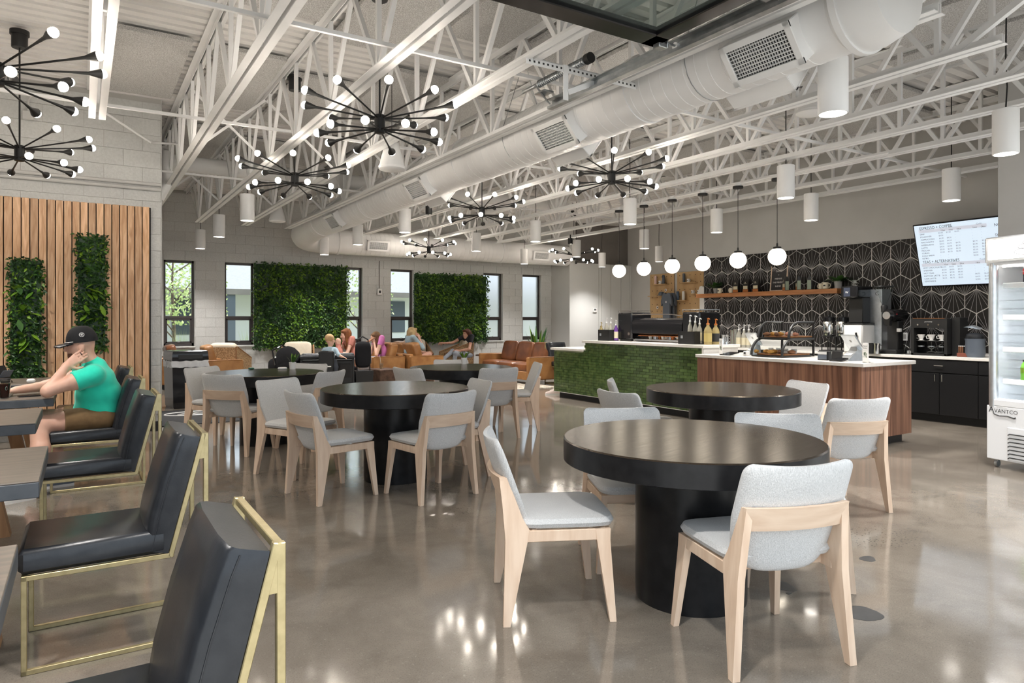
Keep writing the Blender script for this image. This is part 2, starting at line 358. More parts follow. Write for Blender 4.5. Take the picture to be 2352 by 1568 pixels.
wall('wall_right_pillar', [(8.3, 8.5, 2.7, 3.41, 0, DZ+.06), (8.3, 8.5, .9, 2.7, 2.5, DZ+.06), (8.3, 8.5, .9, 2.7, 0, .3), (8.5, 10.35, 3.25, 3.41, 0, DZ+.06)], K['wall'])
wall('wall_far_right', [(13.7, 13.85, 9.1, 15.3, 0, DZ+.06), (10.55, 13.7, 9.1, 9.2, 0, DZ+.06)], K['wall'])
wall('wall_return', [(11.42, 11.62, 15.14, 16.0, 0, DZ+.06)], K['wall'])
wall('wall_back_upper', [(11.6, 13.85, 15.3, 15.5, 2.5, DZ+.06)], K['wall_dark'])
wp = wall('wall_back_panelled', [(11.64, 13.7, 15.15, 15.3, 0, 2.97)], K['wall_dark'])
pe = [11.42, 12.46]+[onY(x, 700, 15.14).x for x in (1381, 1403, 1426, 1447, 1468, 1480)]
for i in range(len(pe)-1):
    if pe[i+1] > 13.7: pe[i+1] = 13.7
    if pe[i+1]-pe[i] < .05: continue
    O('wall_panel', MB().box(((pe[i]+pe[i+1])/2, 15.143, 1.485), (pe[i+1]-pe[i]-.012, .014, 2.965), .003), K['wall_white'], wp)
# front (behind the camera's back): a raised overhead door and shopfront glazing let the daylight in
wall('wall_front', [(-3.3, -1.7, .8, 1.0, 0, DZ+.06), (-1.7, 3.45, .8, 1.0, 3.05, DZ+.06), (3.45, 4.1, .8, 1.0, 0, DZ+.06), (4.1, 8.3, .8, 1.0, 2.9, DZ+.06), (8.1, 8.5, .8, 1.0, 0, DZ+.06)], K['wall'])
# ------------------------------------------------------------------ oak slat screen
ss = E('slat_screen', 'tall screen of warm vertical oak slats over black backing on the block wall', 'slat screen', (0, WY-.034, .12))
O('backing', MB().box((-.48, 0, 1.33), (2.40, .014, 2.62)), K['black_panel'], ss, smooth=False)
slat = MB().box((0, -.025, 1.32), (.0705, .035, 2.64), .002).mesh('slat'); slat.materials.append(K['oak'])
for i in range(29): O('slat', slat, None, ss, loc=(.665-i*.0803, 0, 0))
# ------------------------------------------------------------------ black hexagon tiles
def clip(poly, y0, y1, z0, z1):
    for ax, lim, sgn in ((0, y0, 1), (0, y1, -1), (1, z0, 1), (1, z1, -1)):
        out = []
        for i in range(len(poly)):
            a, b = poly[i-1], poly[i]; da, db = (a[ax]-lim)*sgn, (b[ax]-lim)*sgn
            if (da < 0) != (db < 0): t = da/(da-db); out.append((a[0]+(b[0]-a[0])*t, a[1]+(b[1]-a[1])*t))
            if db >= 0: out.append(b)
        poly = out
        if len(poly) < 3: return []
    return poly
HW = .2925; HS = HW/math.sqrt(3)
HEX = [(HW/2*math.copysign(1, s) if s else 0, z) for s, z in ((0, HS), (-1, HS/2), (-1, -HS/2), (0, -HS), (1, -HS/2), (1, HS/2))]
def seg(a, b, w):
    dx, dy = b[0]-a[0], b[1]-a[1]; l = math.hypot(dx, dy); nx, ny = -dy/l*w/2, dx/l*w/2
    return [(a[0]+nx, a[1]+ny), (b[0]+nx, b[1]+ny), (b[0]-nx, b[1]-ny), (a[0]-nx, a[1]-ny)]
def hextile(kind, lim):
    mb = MB(); mk = lambda poly, x: [(x, p[0], p[1]) for p in poly]
    def put(poly, x, mi):
        q = clip(poly, *lim)
        if q: mb.mi = mi; mb.add(mk(q, x), [list(range(len(q)))])
    q = clip(HEX, *lim)
    if len(q) < 3: return None
    n = len(q); mb.add(mk(q, -.008)+mk(q, 0), [list(range(n))]+[(i, (i+1) % n, n+(i+1) % n, n+i) for i in range(n)])
    for i in range(6): put(seg(HEX[i], HEX[(i+1) % 6], .0105), -.0092, 1)
    sg = 1 if kind == 0 else -1; base = (0, -sg*HS)
    t = [HEX[0] if sg > 0 else HEX[3]]; up = [HEX[1], HEX[5]] if sg > 0 else [HEX[2], HEX[4]]
    for u in up: t += [u, ((t[0][0]+u[0])/2, (t[0][1]+u[1])/2), (u[0], u[1]-sg*HS*.5)]
    for p in t: put(seg(base, p, .0058), -.0088, 2)
    return mb
TM = [K['black_tile'], K['line'], K['line2']]; shared = {}
ZT, Y0T, Y1T = 2.575, 3.6, 9.34
for r in range(-4, 7):
    zc = 1.80-HS + .2533*r - 0; kind = (r+1) % 2            # row 0 fans hang from the top vertex
    for c in range(-2, 24):
        yc = 4.80 + HW*c + (0 if r % 2 == 0 else HW/2) - HW*3
        lim = (Y0T-yc, Y1T-yc, .93-zc, ZT-zc); full = lim[0] < -HW/2 and lim[1] > HW/2 and lim[2] < -HS and lim[3] > HS
        if full:
            if kind not in shared: me = hextile(kind, (-9, 9, -9, 9)).mesh('tile', False); [me.materials.append(x) for x in TM]; shared[kind] = me
            O('tile', shared[kind], None, wr, loc=(10.35, yc, zc))
        else:
            mb = hextile(kind, lim)
            if mb: O('tile', mb, TM, wr, loc=(10.35, yc, zc), smooth=False)
# ------------------------------------------------------------------ roof deck, boards, joists
deck = MB(); per = .152; y = .8; prof = []
while y < 16.3: prof += [(y, DZ+.045), (y+.03, DZ+.045), (y+.045, DZ), (y+.137, DZ)]; y += per
k = len(prof); vs = [(-3.3, a, b) for a, b in prof]+[(14, a, b) for a, b in prof]
deck.add(vs, [(i, i+1, k+i+1, k+i) for i in range(k-1)]); deck.box((5.35, 8.5, DZ+.12), (17.3, 15.6, .1))
O('ceiling', deck, K['deck'], kind='structure', smooth=False)
JX = [.12]+[1.05+.8425*i for i in range(11)]; JB = 3.25; PAN = 1.17; JY0, JY1 = 2.13, 14.35; LAB = {}
ORD = ['first', 'second', 'third', 'fourth', 'fifth', 'sixth', 'seventh', 'eighth', 'ninth', 'tenth', 'eleventh', 'twelfth']
ch_b = MB()
def chord(mb, z, y0, y1, up):
    for s in (-1, 1):
        mb.box((s*.041, (y0+y1)/2, z), (.056, y1-y0, .006)); mb.box((s*.0155, (y0+y1)/2, z+up*.028), (.006, y1-y0, .056))
    return mb
def webs(y0, n):
    out = []
    for i in range(n):
        yb = y0+i*PAN
        for dy in (-PAN/2, 0, PAN/2):
            m = MB(); a = Vector((0, yb+dy*.06, JB+.03)); b = Vector((0, yb+dy*.98, DZ-.06)); m.bar(a, b, .036, .036, (1, 0, 0)); out.append(m.mesh('web', False))
    return out
bot = chord(MB(), JB+.003, JY0, JY1, 1).mesh('bottom_chord', False); top = chord(MB(), DZ-.012, .9, 15.98, -1).mesh('top_chord', False)
bot0 = chord(MB(), JB+.003, JY0, 7.45, 1).mesh('bottom_chord', False); top0 = chord(MB(), DZ-.012, .9, WY, -1).mesh('top_chord', False)
we = webs(JY0+.42, 11); endw = []
for a, b in (((0, JY0+.3, JB+.03), (0, .95, DZ-.05)), ((0, JY1-.12, JB+.03), (0, JY1+.95, DZ-.05))): endw.append(MB().bar(a, b, .045, .045, (1, 0, 0)).mesh('end_web', False))
end0 = MB().bar((0, 7.4, JB+.03), (0, 8.6, DZ-.05), .045, .045, (1, 0, 0)).mesh('end_web', False)
for q in [bot, top, bot0, top0, end0]+we+endw: q.materials.append(K['white_steel'])
for i, x in enumerate(JX):
    j = E('roof_joist', 'white open web steel roof joist, %s from the slat wall side' % ORD[i], 'joist', (x, 0, 0), group='parallel roof joists')
    O('bottom_chord', bot0 if i == 0 else bot, None, j); O('top_chord', top0 if i == 0 else top, None, j)
    for q, w in enumerate(we):
        if i == 0 and q > 12: break
        O('web', w, None, j)
    O('end_web', endw[0], None, j); O('end_web', end0 if i == 0 else endw[1], None, j)
nb = 0
for bi in range(len(JX)-1):
    x0, x1 = JX[bi]+.10, JX[bi+1]-.09; wd = min(x1-x0, .64); xc = (x0+x1)/2
    for (y0, y1) in ((2.1, 3.6), (4.6, 6.1), (7.2, 9.2), (10.3, 12.3)):
        if bi == 0 and y0 > 9: continue
        sh = .35*((bi*7) % 3-1) if bi else 0
        O('acoustic_panel', MB().box((0, 0, -.022), (wd, y1-y0, .045), .004), K['board'], None, 'speckled fibre panel right of the %s joist from the slats, %s' % (ORD[bi], {2.1: 'nearest row', 4.6: 'second row', 7.2: 'third row', 10.3: 'farthest row'}[y0]), 'acoustic panel', 'acoustic panels between the joists', loc=(xc, (y0+y1)/2+sh, DZ-.03)); nb += 1
bn = 0
for yb, z in ((4.62, 3.35), (7.55, 3.42), (10.4, 3.4)):
    O('bridging_bar', MB().bar((JX[0]-1.5 if yb < 9 else .9, yb, z), (10.3, yb, z), .028, .028), K['white_steel'], None, ('nearest', 'middle', 'farthest')[bn]+' thin white bridging bar running across the joists', 'bar', 'bridging bars', smooth=False); bn += 1
for yb in (8.6, 11.9):
    for bi in range(1, len(JX)-1):
        a, b = JX[bi], JX[bi+1]; xb = E('cross_bracing', 'white X bracing between the %s and %s joist, %s' % (ORD[bi], ORD[bi+1], 'halfway down the room' if yb < 9 else 'near the window wall'), 'bracing', (a, yb, 0), group='cross braces between joists')
        O('brace', MB().bar((.01, 0, JB+.06), (b-a-.01, 0, DZ-.08), .03, .01, (0, 1, 0)), K['white_steel'], xb, smooth=False); O('brace', MB().bar((.01, .012, DZ-.08), (b-a-.01, .012, JB+.06), .03, .01, (0, 1, 0)), K['white_steel'], xb, smooth=False)
# ------------------------------------------------------------------ ducts
def path_bend(p0, c, p1, r, n=8):
    p0, c, p1 = Vector(p0), Vector(c), Vector(p1); a = c+(p0-c).normalized()*r; b = c+(p1-c).normalized()*r
    return [a*(1-t)**2+c*2*t*(1-t)+b*t*t for t in [i/n for i in range(n+1)]]
DX, DR = 4.0, .275; DC = 3.31
du = E('spiral_duct', 'fat white spiral duct running between the joists and along the window wall', 'duct', (DX, 2.2, DC))
m = MB(); bend = path_bend((0, 12.0, -.05), (0, 13.0, -.17), (1.2, 13.0, -.17), .75)
pa = [(0, .22, 0), (0, 11.2, -.02)]+[tuple(p) for p in bend]+[(7.35, 13.0, -.17)]
m.tube(pa, DR, 40); O('duct_pipe', m, K['duct'], du, ang=60)
m = MB(); m.tube([(0, -.10, 0), (0, -.05, 0), (0, .1, 0), (0, .2, 0), (0, .24, 0)], [.06, DR-.01, DR+.03, DR+.03, DR+.005], 40); m.tube([(0, .16, 0), (0, .2, 0)], DR+.045, 40); O('end_cap', m, K['duct'], du)
def ring(c, ax, r, w=.012, n=40):
    m = MB(); a = Vector(ax).normalized(); m.tube([Vector(c)-a*w, Vector(c)+a*w], r, n, caps=True); return m
sm = MB(); pts = []; n = int(10.8/.115*24)
for i in range(n): t = i/24; a = 2*pi*t; pts.append(((DR+.001)*math.cos(a), .4+t*.115, (DR+.001)*math.sin(a)-.0018*t*.115))
sm.tube(pts, .0032, 3, caps=False); pts = []; n = int(6.2/.115*24)
for i in range(n): t = i/24; a = 2*pi*t; pts.append((1.1+t*.115, 13.0+(DR+.001)*math.cos(a), -.17+(DR+.001)*math.sin(a)))
sm.tube(pts, .0032, 3, caps=False); O('spiral_seam', sm, K['duct'], du, kind='stuff')
for c, ax in (((0, 2.05, 0), (0, 1, 0)), ((0, 5.1, 0), (0, 1, 0)), ((0, 8.4, -.01), (0, 1, 0)), ((0, 11.0, -.02), (0, 1, 0)), ((.9, 13.0, -.17), (1, 0, 0)), ((3.05, 13.0, -.17), (1, 0, 0)), ((5.2, 13.0, -.17), (1, 0, 0))): O('coupling_ring', ring(c, ax, DR+.012, .03), K['duct'], du)
K['grille_dark'] = mat('grille_void', (.03, .03, .03), None, .9)
def register(parent, M, wy=.52, hz=.27, dep=.16, dark=True):
    m = MB()
    for a, b in ((-1, 0), (1, 0)): m.prism([(-dep-.12, -hz/2), (0, -hz/2), (0, hz/2), (-dep-.12, hz/2)], a*wy/2-.004, a*wy/2+.004, M @ RX(pi/2))
    m.box((-dep/2-.03, 0, hz/2), (dep+.06, wy, .008), 0, M); m.box((-dep/2-.03, 0, -hz/2), (dep+.06, wy, .008), 0, M)
    rg = O('register_box', m, K['duct'], parent, smooth=False)
    f = MB(); fw = .045
    for s in (-1, 1): f.box((.006, s*(wy/2-fw/2+.01), 0), (.016, fw, hz+.02), .003, M); f.box((.006, 0, s*(hz/2-fw/2+.01)), (.016, wy+.02, fw), .003, M)
    O('register_frame', f, K['duct'], rg); O('void', MB().box((-.03, 0, 0), (.004, wy-.06, hz-.06), 0, M), K['grille_dark'], rg, smooth=False)
    nl = 8
    for q in range(nl): O('louvre', MB().box((-.004, 0, -hz/2+.05+(hz-.1)*q/(nl-1)), (.014, wy-.07, .005), 0, M @ T() ), K['duct'], rg, smooth=False)
    v = MB(); nv = 22
    for q in range(nv): v.box((-.014, -wy/2+.05+(wy-.1)*q/(nv-1), 0), (.01, .004, hz-.07), 0, M)
    O('vertical_vanes', v, K['duct'], rg, kind='stuff', smooth=False)
for yy in (.68, 2.95, 6.05, 9.6):
    for sgn, tl in ((-1, math.radians(38)), (1, math.radians(38))):
        if sgn > 0 and yy > 7: continue
        Mx = T(0, yy+(.35 if sgn > 0 else 0), 0) @ (RZ(pi) if sgn < 0 else Matrix.Identity(4)) @ RY(tl) @ T(DR+.085, 0, 0)
        register(du, Mx)
for xx in (1.75, 3.3, 6.3): register(du, T(xx, 13.0, -.17) @ RZ(-pi/2) @ RY(math.radians(12)) @ T(DR+.06, 0, 0), .5, .22, .14)
for yy in (1.35, 3.9, 7.2, 10.2): O('hanger_wire', MB().tube([(-.03, yy, DZ-DC-.05)]+[((DR+.004)*math.cos(a), yy, (DR+.004)*math.sin(a)) for a in [pi*.9+i*pi*1.2/14 for i in range(15)]]+[(.03, yy, DZ-DC-.05)], .0035, 5, caps=False), K['steel'], du)
d2 = E('small_duct', 'slimmer white round duct crossing above the joists behind the slat wall', 'duct', (.9, 11.3, 3.72))
O('duct_pipe', MB().tube([(0, 0, 0), (7.5, 0, 0)], .12, 24), K['duct'], d2)
for i in range(12): O('duct_seam', ring((.2+i*.55, 0, 0), (1, 0, 0), .123, .006, 24), K['duct'], d2)
pp = E('pipe_elbow', 'white drain pipe elbow dropping beside the corner of the slat wall', 'pipe', (1.0, 10.6, 3.5))
O('pipe_run', MB().tube([(-.1, 0, -.45), (0, 0, -.25), (0, 0, 0), (0, .05, .2)]+[(0, .05+.2*math.sin(a), .2+.2*(1-math.cos(a))*.6) for a in (.5, 1, 1.5)], .065, 16), K['duct'], pp)
for q, (z, yo) in enumerate(((3.05, .02), (2.99, .02))): O('conduit', MB().tube([(-3.1, WY-.045, z), (.83, WY-.045, z)], .022, 10), K['wall'], None, ('upper', 'lower')[q]+' grey conduit clipped along the block wall above the slats', 'conduit', 'wall conduits')
O('brace_rod', MB().tube([onY(222, 246, 9.0), onY(345, 327, 9.3), onY(410, 331, 9.9)], .014, 8), K['white_steel'], None, 'bent thin white rod leading from slat wall to the first joists', 'rod')
jb = E('junction_box', 'small square grey junction box with a conduit on the block wall', 'junction box', onY(65, 267, WY-.02))
O('box_body', MB().box((0, -.03, 0), (.11, .06, .10), .006), K['wall'], jb); O('box_conduit', MB().tube([(0, -.03, .05), (0, -.03, .18), (.03, -.03, .24), (.14, -.03, .26)], .013, 8), K['wall'], jb)
# ------------------------------------------------------------------ overhead glazed door, parked under the joists
gd = E('overhead_door', 'black framed glass overhead door parked open below the roof joists', 'door', (3.13, 3.25, 3.14))
def rail(nm, c, d): O(nm, MB().box(c, d, .006), K['black_gloss'], gd)
rail('bottom_rail', (-2.4, -.075, .03), (4.8, .15, .06)); rail('side_stile', (-.06, -1.2, .03), (.12, 2.4, .06)); rail('middle_rail', (-2.4, -.86, .03), (4.8, .1, .06)); rail('stile', (-1.3, -1.2, .03), (.1, 2.4, .06))
K['door_glass'] = mat('grey_door_glass', (.55, .62, .60), None, .02, trans=.92, ior=1.1)
for x0, x1 in ((-1.25, -.12), (-4.7, -1.35)):
    for y0, y1 in ((-.81, -.15), (-2.3, -.91)): O('glass_pane', MB().box(((x0+x1)/2, (y0+y1)/2, .03), (x1-x0, y1-y0, .008)), K['door_glass'], gd, smooth=False)
for yy in (-.06, -.86):
    h = O('hinge_bracket', MB().box((0, yy, -.012), (.07, .06, .03), .004).box((.035, yy, .02), (.012, .07, .09), .003), K['steel'], gd)
    O('roller_stem', MB().tube([(.02, yy, .02), (.14, yy, .02)], .008, 8), K['steel'], h); O('roller', MB().tube([(.13, yy, .02), (.155, yy, .02)], .025, 14), K['plastic_w'], h)
tr = E('door_track', 'galvanised steel track for the overhead door with spring bumper', 'track', (3.27, 3.8, 3.14))
m = MB()
for y0, y1 in ((-2.9, .82),):
    yc, ly = (y0+y1)/2, y1-y0; m.box((.035, yc, .02), (.004, ly, .075)); m.box((.01, yc, -.018), (.05, ly, .004)); m.box((.01, yc, .058), (.05, ly, .004)); m.box((-.014, yc, -.008), (.004, ly, .02)); m.box((.06, yc, .062), (.05, ly, .004)); m.box((.06, yc, .03), (.004, ly, .06))
O('track_channel', m, K['steel'], tr, smooth=False)
sp = [(-.09, -.42+.011*i/6*1.0, .14+.03*1) for i in range(1)]; pts = []
for i in range(26*10): a = 2*pi*i/10; pts.append((-.10+.027*math.cos(a), .20+.62*i/260*1.0, .17+.027*math.sin(a)))
s = O('bumper_spring', MB().tube(pts, .005, 5), K['steel'], tr); O('spring_rod', MB().tube([(-.10, .18, .17), (-.10, 1.05, .17)], .017, 12), K['steel'], tr); O('spring_cap', MB().tube([(-.10, .14, .17), (-.10, .19, .17)], .04, 18), K['black'], tr); O('bumper_plate', MB().box((-.06, .8, .10), (.1, .14, .012), .003, ).bar((-.03, .78, .02), (-.09, .86, .16), .09, .01), K['steel'], tr)
pf = E('perforated_angle', 'white perforated steel angle hung across two joists above the door track', 'bracket', (2.7, 4.08, 3.24))
m = MB().box((.53, 0, 0), (1.08, .005, .05)).box((.53, .02, .025), (1.08, .045, .005)); O('cross_angle', m, K['white_steel'], pf, smooth=False)
O('drop_angle', MB().box((.34, -.004, -.1), (.045, .005, .26)).bar((.36, -.01, -.17), (.7, -.01, -.01), .04, .006, (0, 1, 0)), K['white_steel'], pf, smooth=False)
h = MB()
for i in range(26): h.box((.02+i*.04, -.004, 0), (.014, .002, .014))
O('punched_holes', h, K['grille_dark'], pf, kind='stuff', smooth=False)
# ------------------------------------------------------------------ spiky chandeliers
def make_chandelier(drop):
    t = E('chandelier', None, 'chandelier', group='black spiky chandeliers with round bulbs')
    O('hub', MB().lathe([(.03, -.075), (.042, -.07), (.042, .07), (.03, .075)], 16, caps=True), K['black'], t)
    O('rod', MB().cyl((0, 0, .07), (0, 0, drop), .0075, n=8), K['black'], t)
    O('canopy', MB().lathe([(.062, 0), (.065, .005), (.065, .12), (.078, .12), (.078, .16), (.05, .162)], 24, T(0, 0, drop-.02), caps=True), K['black'], t)
    for tier, (zt, rr, n, ph) in enumerate(((.16, .60, 10, .12), (-.11, .47, 10, .42))):
        for k in range(n):
            a = 2*pi*k/n+ph; d = Vector((math.cos(a)*rr, math.sin(a)*rr, zt-(.045 if tier == 0 else -.045))); d0 = Vector((math.cos(a)*.03, math.sin(a)*.03, .045 if tier == 0 else -.045))
            L = d.length; u = d.normalized(); p = d0
            tip = d0+d*.93
            m = MB().tube([p, p+d*.62, p+d*.80, p+d*.86, tip], [.0065, .007, .012, .023, .034], 12)
            am = O('arm', m, K['black'], t); O('bulb', MB().sph(tip+u*.006, .0305, 12, 8), K['bulb'], am)
    return t
CHN = [((872, 285), 'large black chandelier below the joists left of the duct, fourteen arms in front'), ((677, 412), 'black chandelier to the lower left of the largest one'), ((1107, 487), 'black chandelier below the duct at mid room'), ((1405, 408), 'black chandelier right of the duct, above the counter queue'), ((985, 573), 'small far black chandelier in front of the window wall duct'), ((1318, 590), 'farthest black chandelier beside the pale wall'), ((45, 352), 'black chandelier hanging before the oak slat wall'), ((-8, 170), 'nearest black chandelier, cut by the left picture edge')]
first = None
for (px, py), lab in CHN:
    p = onZ(px, py, 2.93); lab = lab.replace(', fourteen arms in front', ', the biggest in view')
    if first is None: first = make_chandelier(1.0); o = first; o.location = p
    else: o = dup(first, p)
    o['label'] = lab; o.rotation_euler = (0, 0, (px*7 % 31)/50)
# ------------------------------------------------------------------ cylinder downlights
def make_down():
    t = E('cylinder_light', None, 'ceiling light', group='white cylinder downlights')
    R_, Hh = .098, .38
    O('shade', MB().lathe([(.0, Hh), (R_-.004, Hh), (R_, Hh-.004), (R_, .004), (R_-.003, 0), (R_-.010, 0), (R_-.010, .012)], 32), K['duct'], t)
    O('lens', MB().lathe([(R_-.010, .012), (0, .012)], 32), K['lens'], t)
    O('cord', MB().tube([(0, 0, Hh), (.01, 0, Hh+.2), (0, 0, Hh+.45), (.005, 0, 1.28)], .006, 6), K['black'], t)
    l = bpy.data.lights.new('downlight_beam', 'SPOT'); l.energy = DOWN_W; l.spot_size = math.radians(118); l.spot_blend = .9; l.shadow_soft_size = .09; l.color = (1, .96, .92)
    lo = bpy.data.objects.new('downlight_beam', l); COL.objects.link(lo); lo.parent = t; lo.location = (0, 0, -.015)
    return t
DN = [(1913, 262, 'nearest big white cylinder light beside the duct end'), (2310, 354, 'white cylinder light hanging before the pillar at far right'), (1805, 455, 'white cylinder light above the menu counter, level with the globe lamps'), (2185, 461, 'white cylinder light above the menu screen'), (1863, 506, 'white cylinder light on the grey wall above the tiles'), (1646, 534, 'white cylinder light at the end of the grey wall'), (1447, 515, 'white cylinder light under the right chandelier'), (1480, 571, 'white cylinder light above the second globe lamp'), (1514, 601, 'small white cylinder light left of the pegboards'), (1324, 590, 'small white cylinder light over the farthest chandelier'), (1383, 613, 'tiny white cylinder light against the brown wall band'), (1230, 555, 'white cylinder light right of the mid room chandelier'), (1204, 606, 'small white cylinder light before the right end of the long duct'), (1094, 577, 'small white cylinder light before the long duct coupling'), (930, 534, 'white cylinder light right of the duct bend'), (822, 562, 'white cylinder light at the duct bend'), (745, 585, 'white cylinder light left of the first planted wall panel top'), (568, 507, 'white cylinder light below the left chandelier'), (503, 544, 'middle white cylinder light above the left windows'), (460, 571, 'lowest white cylinder light by the corner of the slat wall')]
dn0 = None
for x, y, lab in DN:
    p = onZ(x, y, 2.80)
    if p.y > 15.2: p = onY(x, y, 15.2)
    if dn0 is None: dn0 = make_down(); o = dn0; o.location = p
    else: o = dup(dn0, p)
    o['label'] = lab; o.rotation_euler = (0, 0, x*.01 % 6)
# extra downlights, added unseen above the frame to light near seats and left tables
for q, (x, y) in enumerate(((.9, 1.3), (5.0, 1.45), (-1.0, 2.6), (-1.1, 5.6), (-1.2, 8.2))):
    o = dup(dn0, (x, y, 3.0)); o['label'] = 'added unseen white cylinder light above the picture, '+('over the nearest chairs', 'over the open floor by the fridge', 'over the nearest slab table', 'over the middle slab table', 'over the far slab table')[q]
# ------------------------------------------------------------------ opal globe pendants
GL = [(1422, 622), (1479, 617), (1544, 612), (1614, 605), (1695, 596), (1785, 588)]; gl0 = None; GX = 7.6
for q, (x, y) in enumerate(GL):
    p = onX(x, y, GX); lab = 'glowing round opal globe pendant over the counter, %s from the left' % ORD[q]
    if gl0 is None:
        gl0 = E('globe_pendant', lab, 'pendant light', p, group='globe pendants over the counter'); r = .112
        O('globe', MB().sph((0, 0, 0), r, 28, 18), K['globe'], gl0); O('cap', MB().lathe([(.058, r-.018), (.05, r+.012), (.012, r+.02), (.010, r+.06), (.0, r+.062)], 20), K['black'], gl0)
        O('cord', MB().cyl((0, 0, r+.06), (0, 0, JB-p.z-.06), .004, n=6), K['black'], gl0)
        O('canopy', MB().lathe([(0, -.03), (.07, -.03), (.07, 0), (0, 0)], 20, T(0, 0, JB-p.z-.045)), K['black'], gl0); O('canopy_box', MB().lathe([(.05, -.045), (.05, .0), (0, 0)], 12, T(0, 0, JB-p.z)), K['white_steel'], gl0)
    else: dup(gl0, (p.x, p.y, gl0.location.z), label=lab)
O('lighting_conduit', MB().tube([(GX, 4.2, JB-.012), (GX, 10.6, JB-.012)], .012, 8), K['white_steel'], None, 'thin white conduit feeding the row of globe pendants', 'conduit')
# ------------------------------------------------------------------ pendant loudspeakers
sp0 = None
for (x, y, w), lab in zip(((900, 388, 60), (637, 508, 37), (1862, 260, 64)), ('large white cone loudspeaker under the largest chandelier', 'white cone loudspeaker left of the duct bend', 'white loudspeaker half hidden behind the nearest cylinder light')):
    p = atD(x, y, .29*FPX/w)
    if sp0 is None:
        sp0 = E('pendant_speaker', lab, 'loudspeaker', p, group='white pendant loudspeakers')
        O('housing', MB().lathe([(0, .30), (.05, .30), (.075, .285), (.142, .03), (.145, 0), (.13, -.012), (0, -.014)], 32), K['duct'], sp0); O('trim_ring', MB().lathe([(.147, .028), (.149, .02), (.147, .012)], 32), K['white_steel'], sp0)
        O('hanging_wire', MB().cyl((0, 0, .30), (0, 0, 1.1), .004, n=6), K['black'], sp0)
    else: dup(sp0, p, label=lab)
for (x, y), lab in zip(((985, 482), (1310, 553)), ('black security camera can under the joists near the mid chandelier', 'black security camera can at the far end of the room')):
    p = onZ(x, y, JB-.1); t = E('security_camera', lab, 'camera', p, group='small black ceiling cans')
    O('can', MB().lathe([(0, -.07), (.05, -.07), (.055, -.06), (.055, .06), (0, .06)], 18), K['black'], t); O('can_lens', MB().lathe([(.03, -.072), (0, -.074)], 14), K['black_gloss'], t); O('mount', MB().cyl((0, 0, .06), (0, 0, .14), .015, n=8), K['black'], t)
# ------------------------------------------------------------------ round pedestal tables
RTZ, RTR = .79, .635
TABS = [((2.585, 2.423), 'nearest round black pedestal table with bronze sheen on its top'), ((2.318, 5.586), 'round black pedestal table in the middle with two pale chairs in front'), ((1.745, 7.966), 'round black pedestal table at left near the black bin'), ((4.02, 7.575), 'round black pedestal table before the leather sofas'), ((4.657, 4.009), 'round black pedestal table beside the wood fronted counter')]
t0 = None
for q, ((x, y), lab) in enumerate(TABS):
    if t0 is None:
        t0 = E('round_table', lab, 'table', (x, y, 0), .3, 'round black pedestal tables')
        m = MB(); m.lathe([(RTR-.012, RTZ-.115), (RTR, RTZ-.11), (RTR, RTZ-.006)], 72); m.mi = 0; m.lathe([(RTR-.012, RTZ-.115), (.0, RTZ-.115)], 72)
        tt = O('table_rim', m, K['table_black'], t0); O('table_top', MB().lathe([(RTR, RTZ-.006), (RTR-.006, RTZ), (0, RTZ)], 72), K['table_top'], t0)
        O('pedestal', MB().lathe([(.272, RTZ-.115), (.272, .012), (.27, 0), (0, 0)], 48), K['table_black'], t0)
    else: dup(t0, (x, y, 0), .3+q*.9, lab)
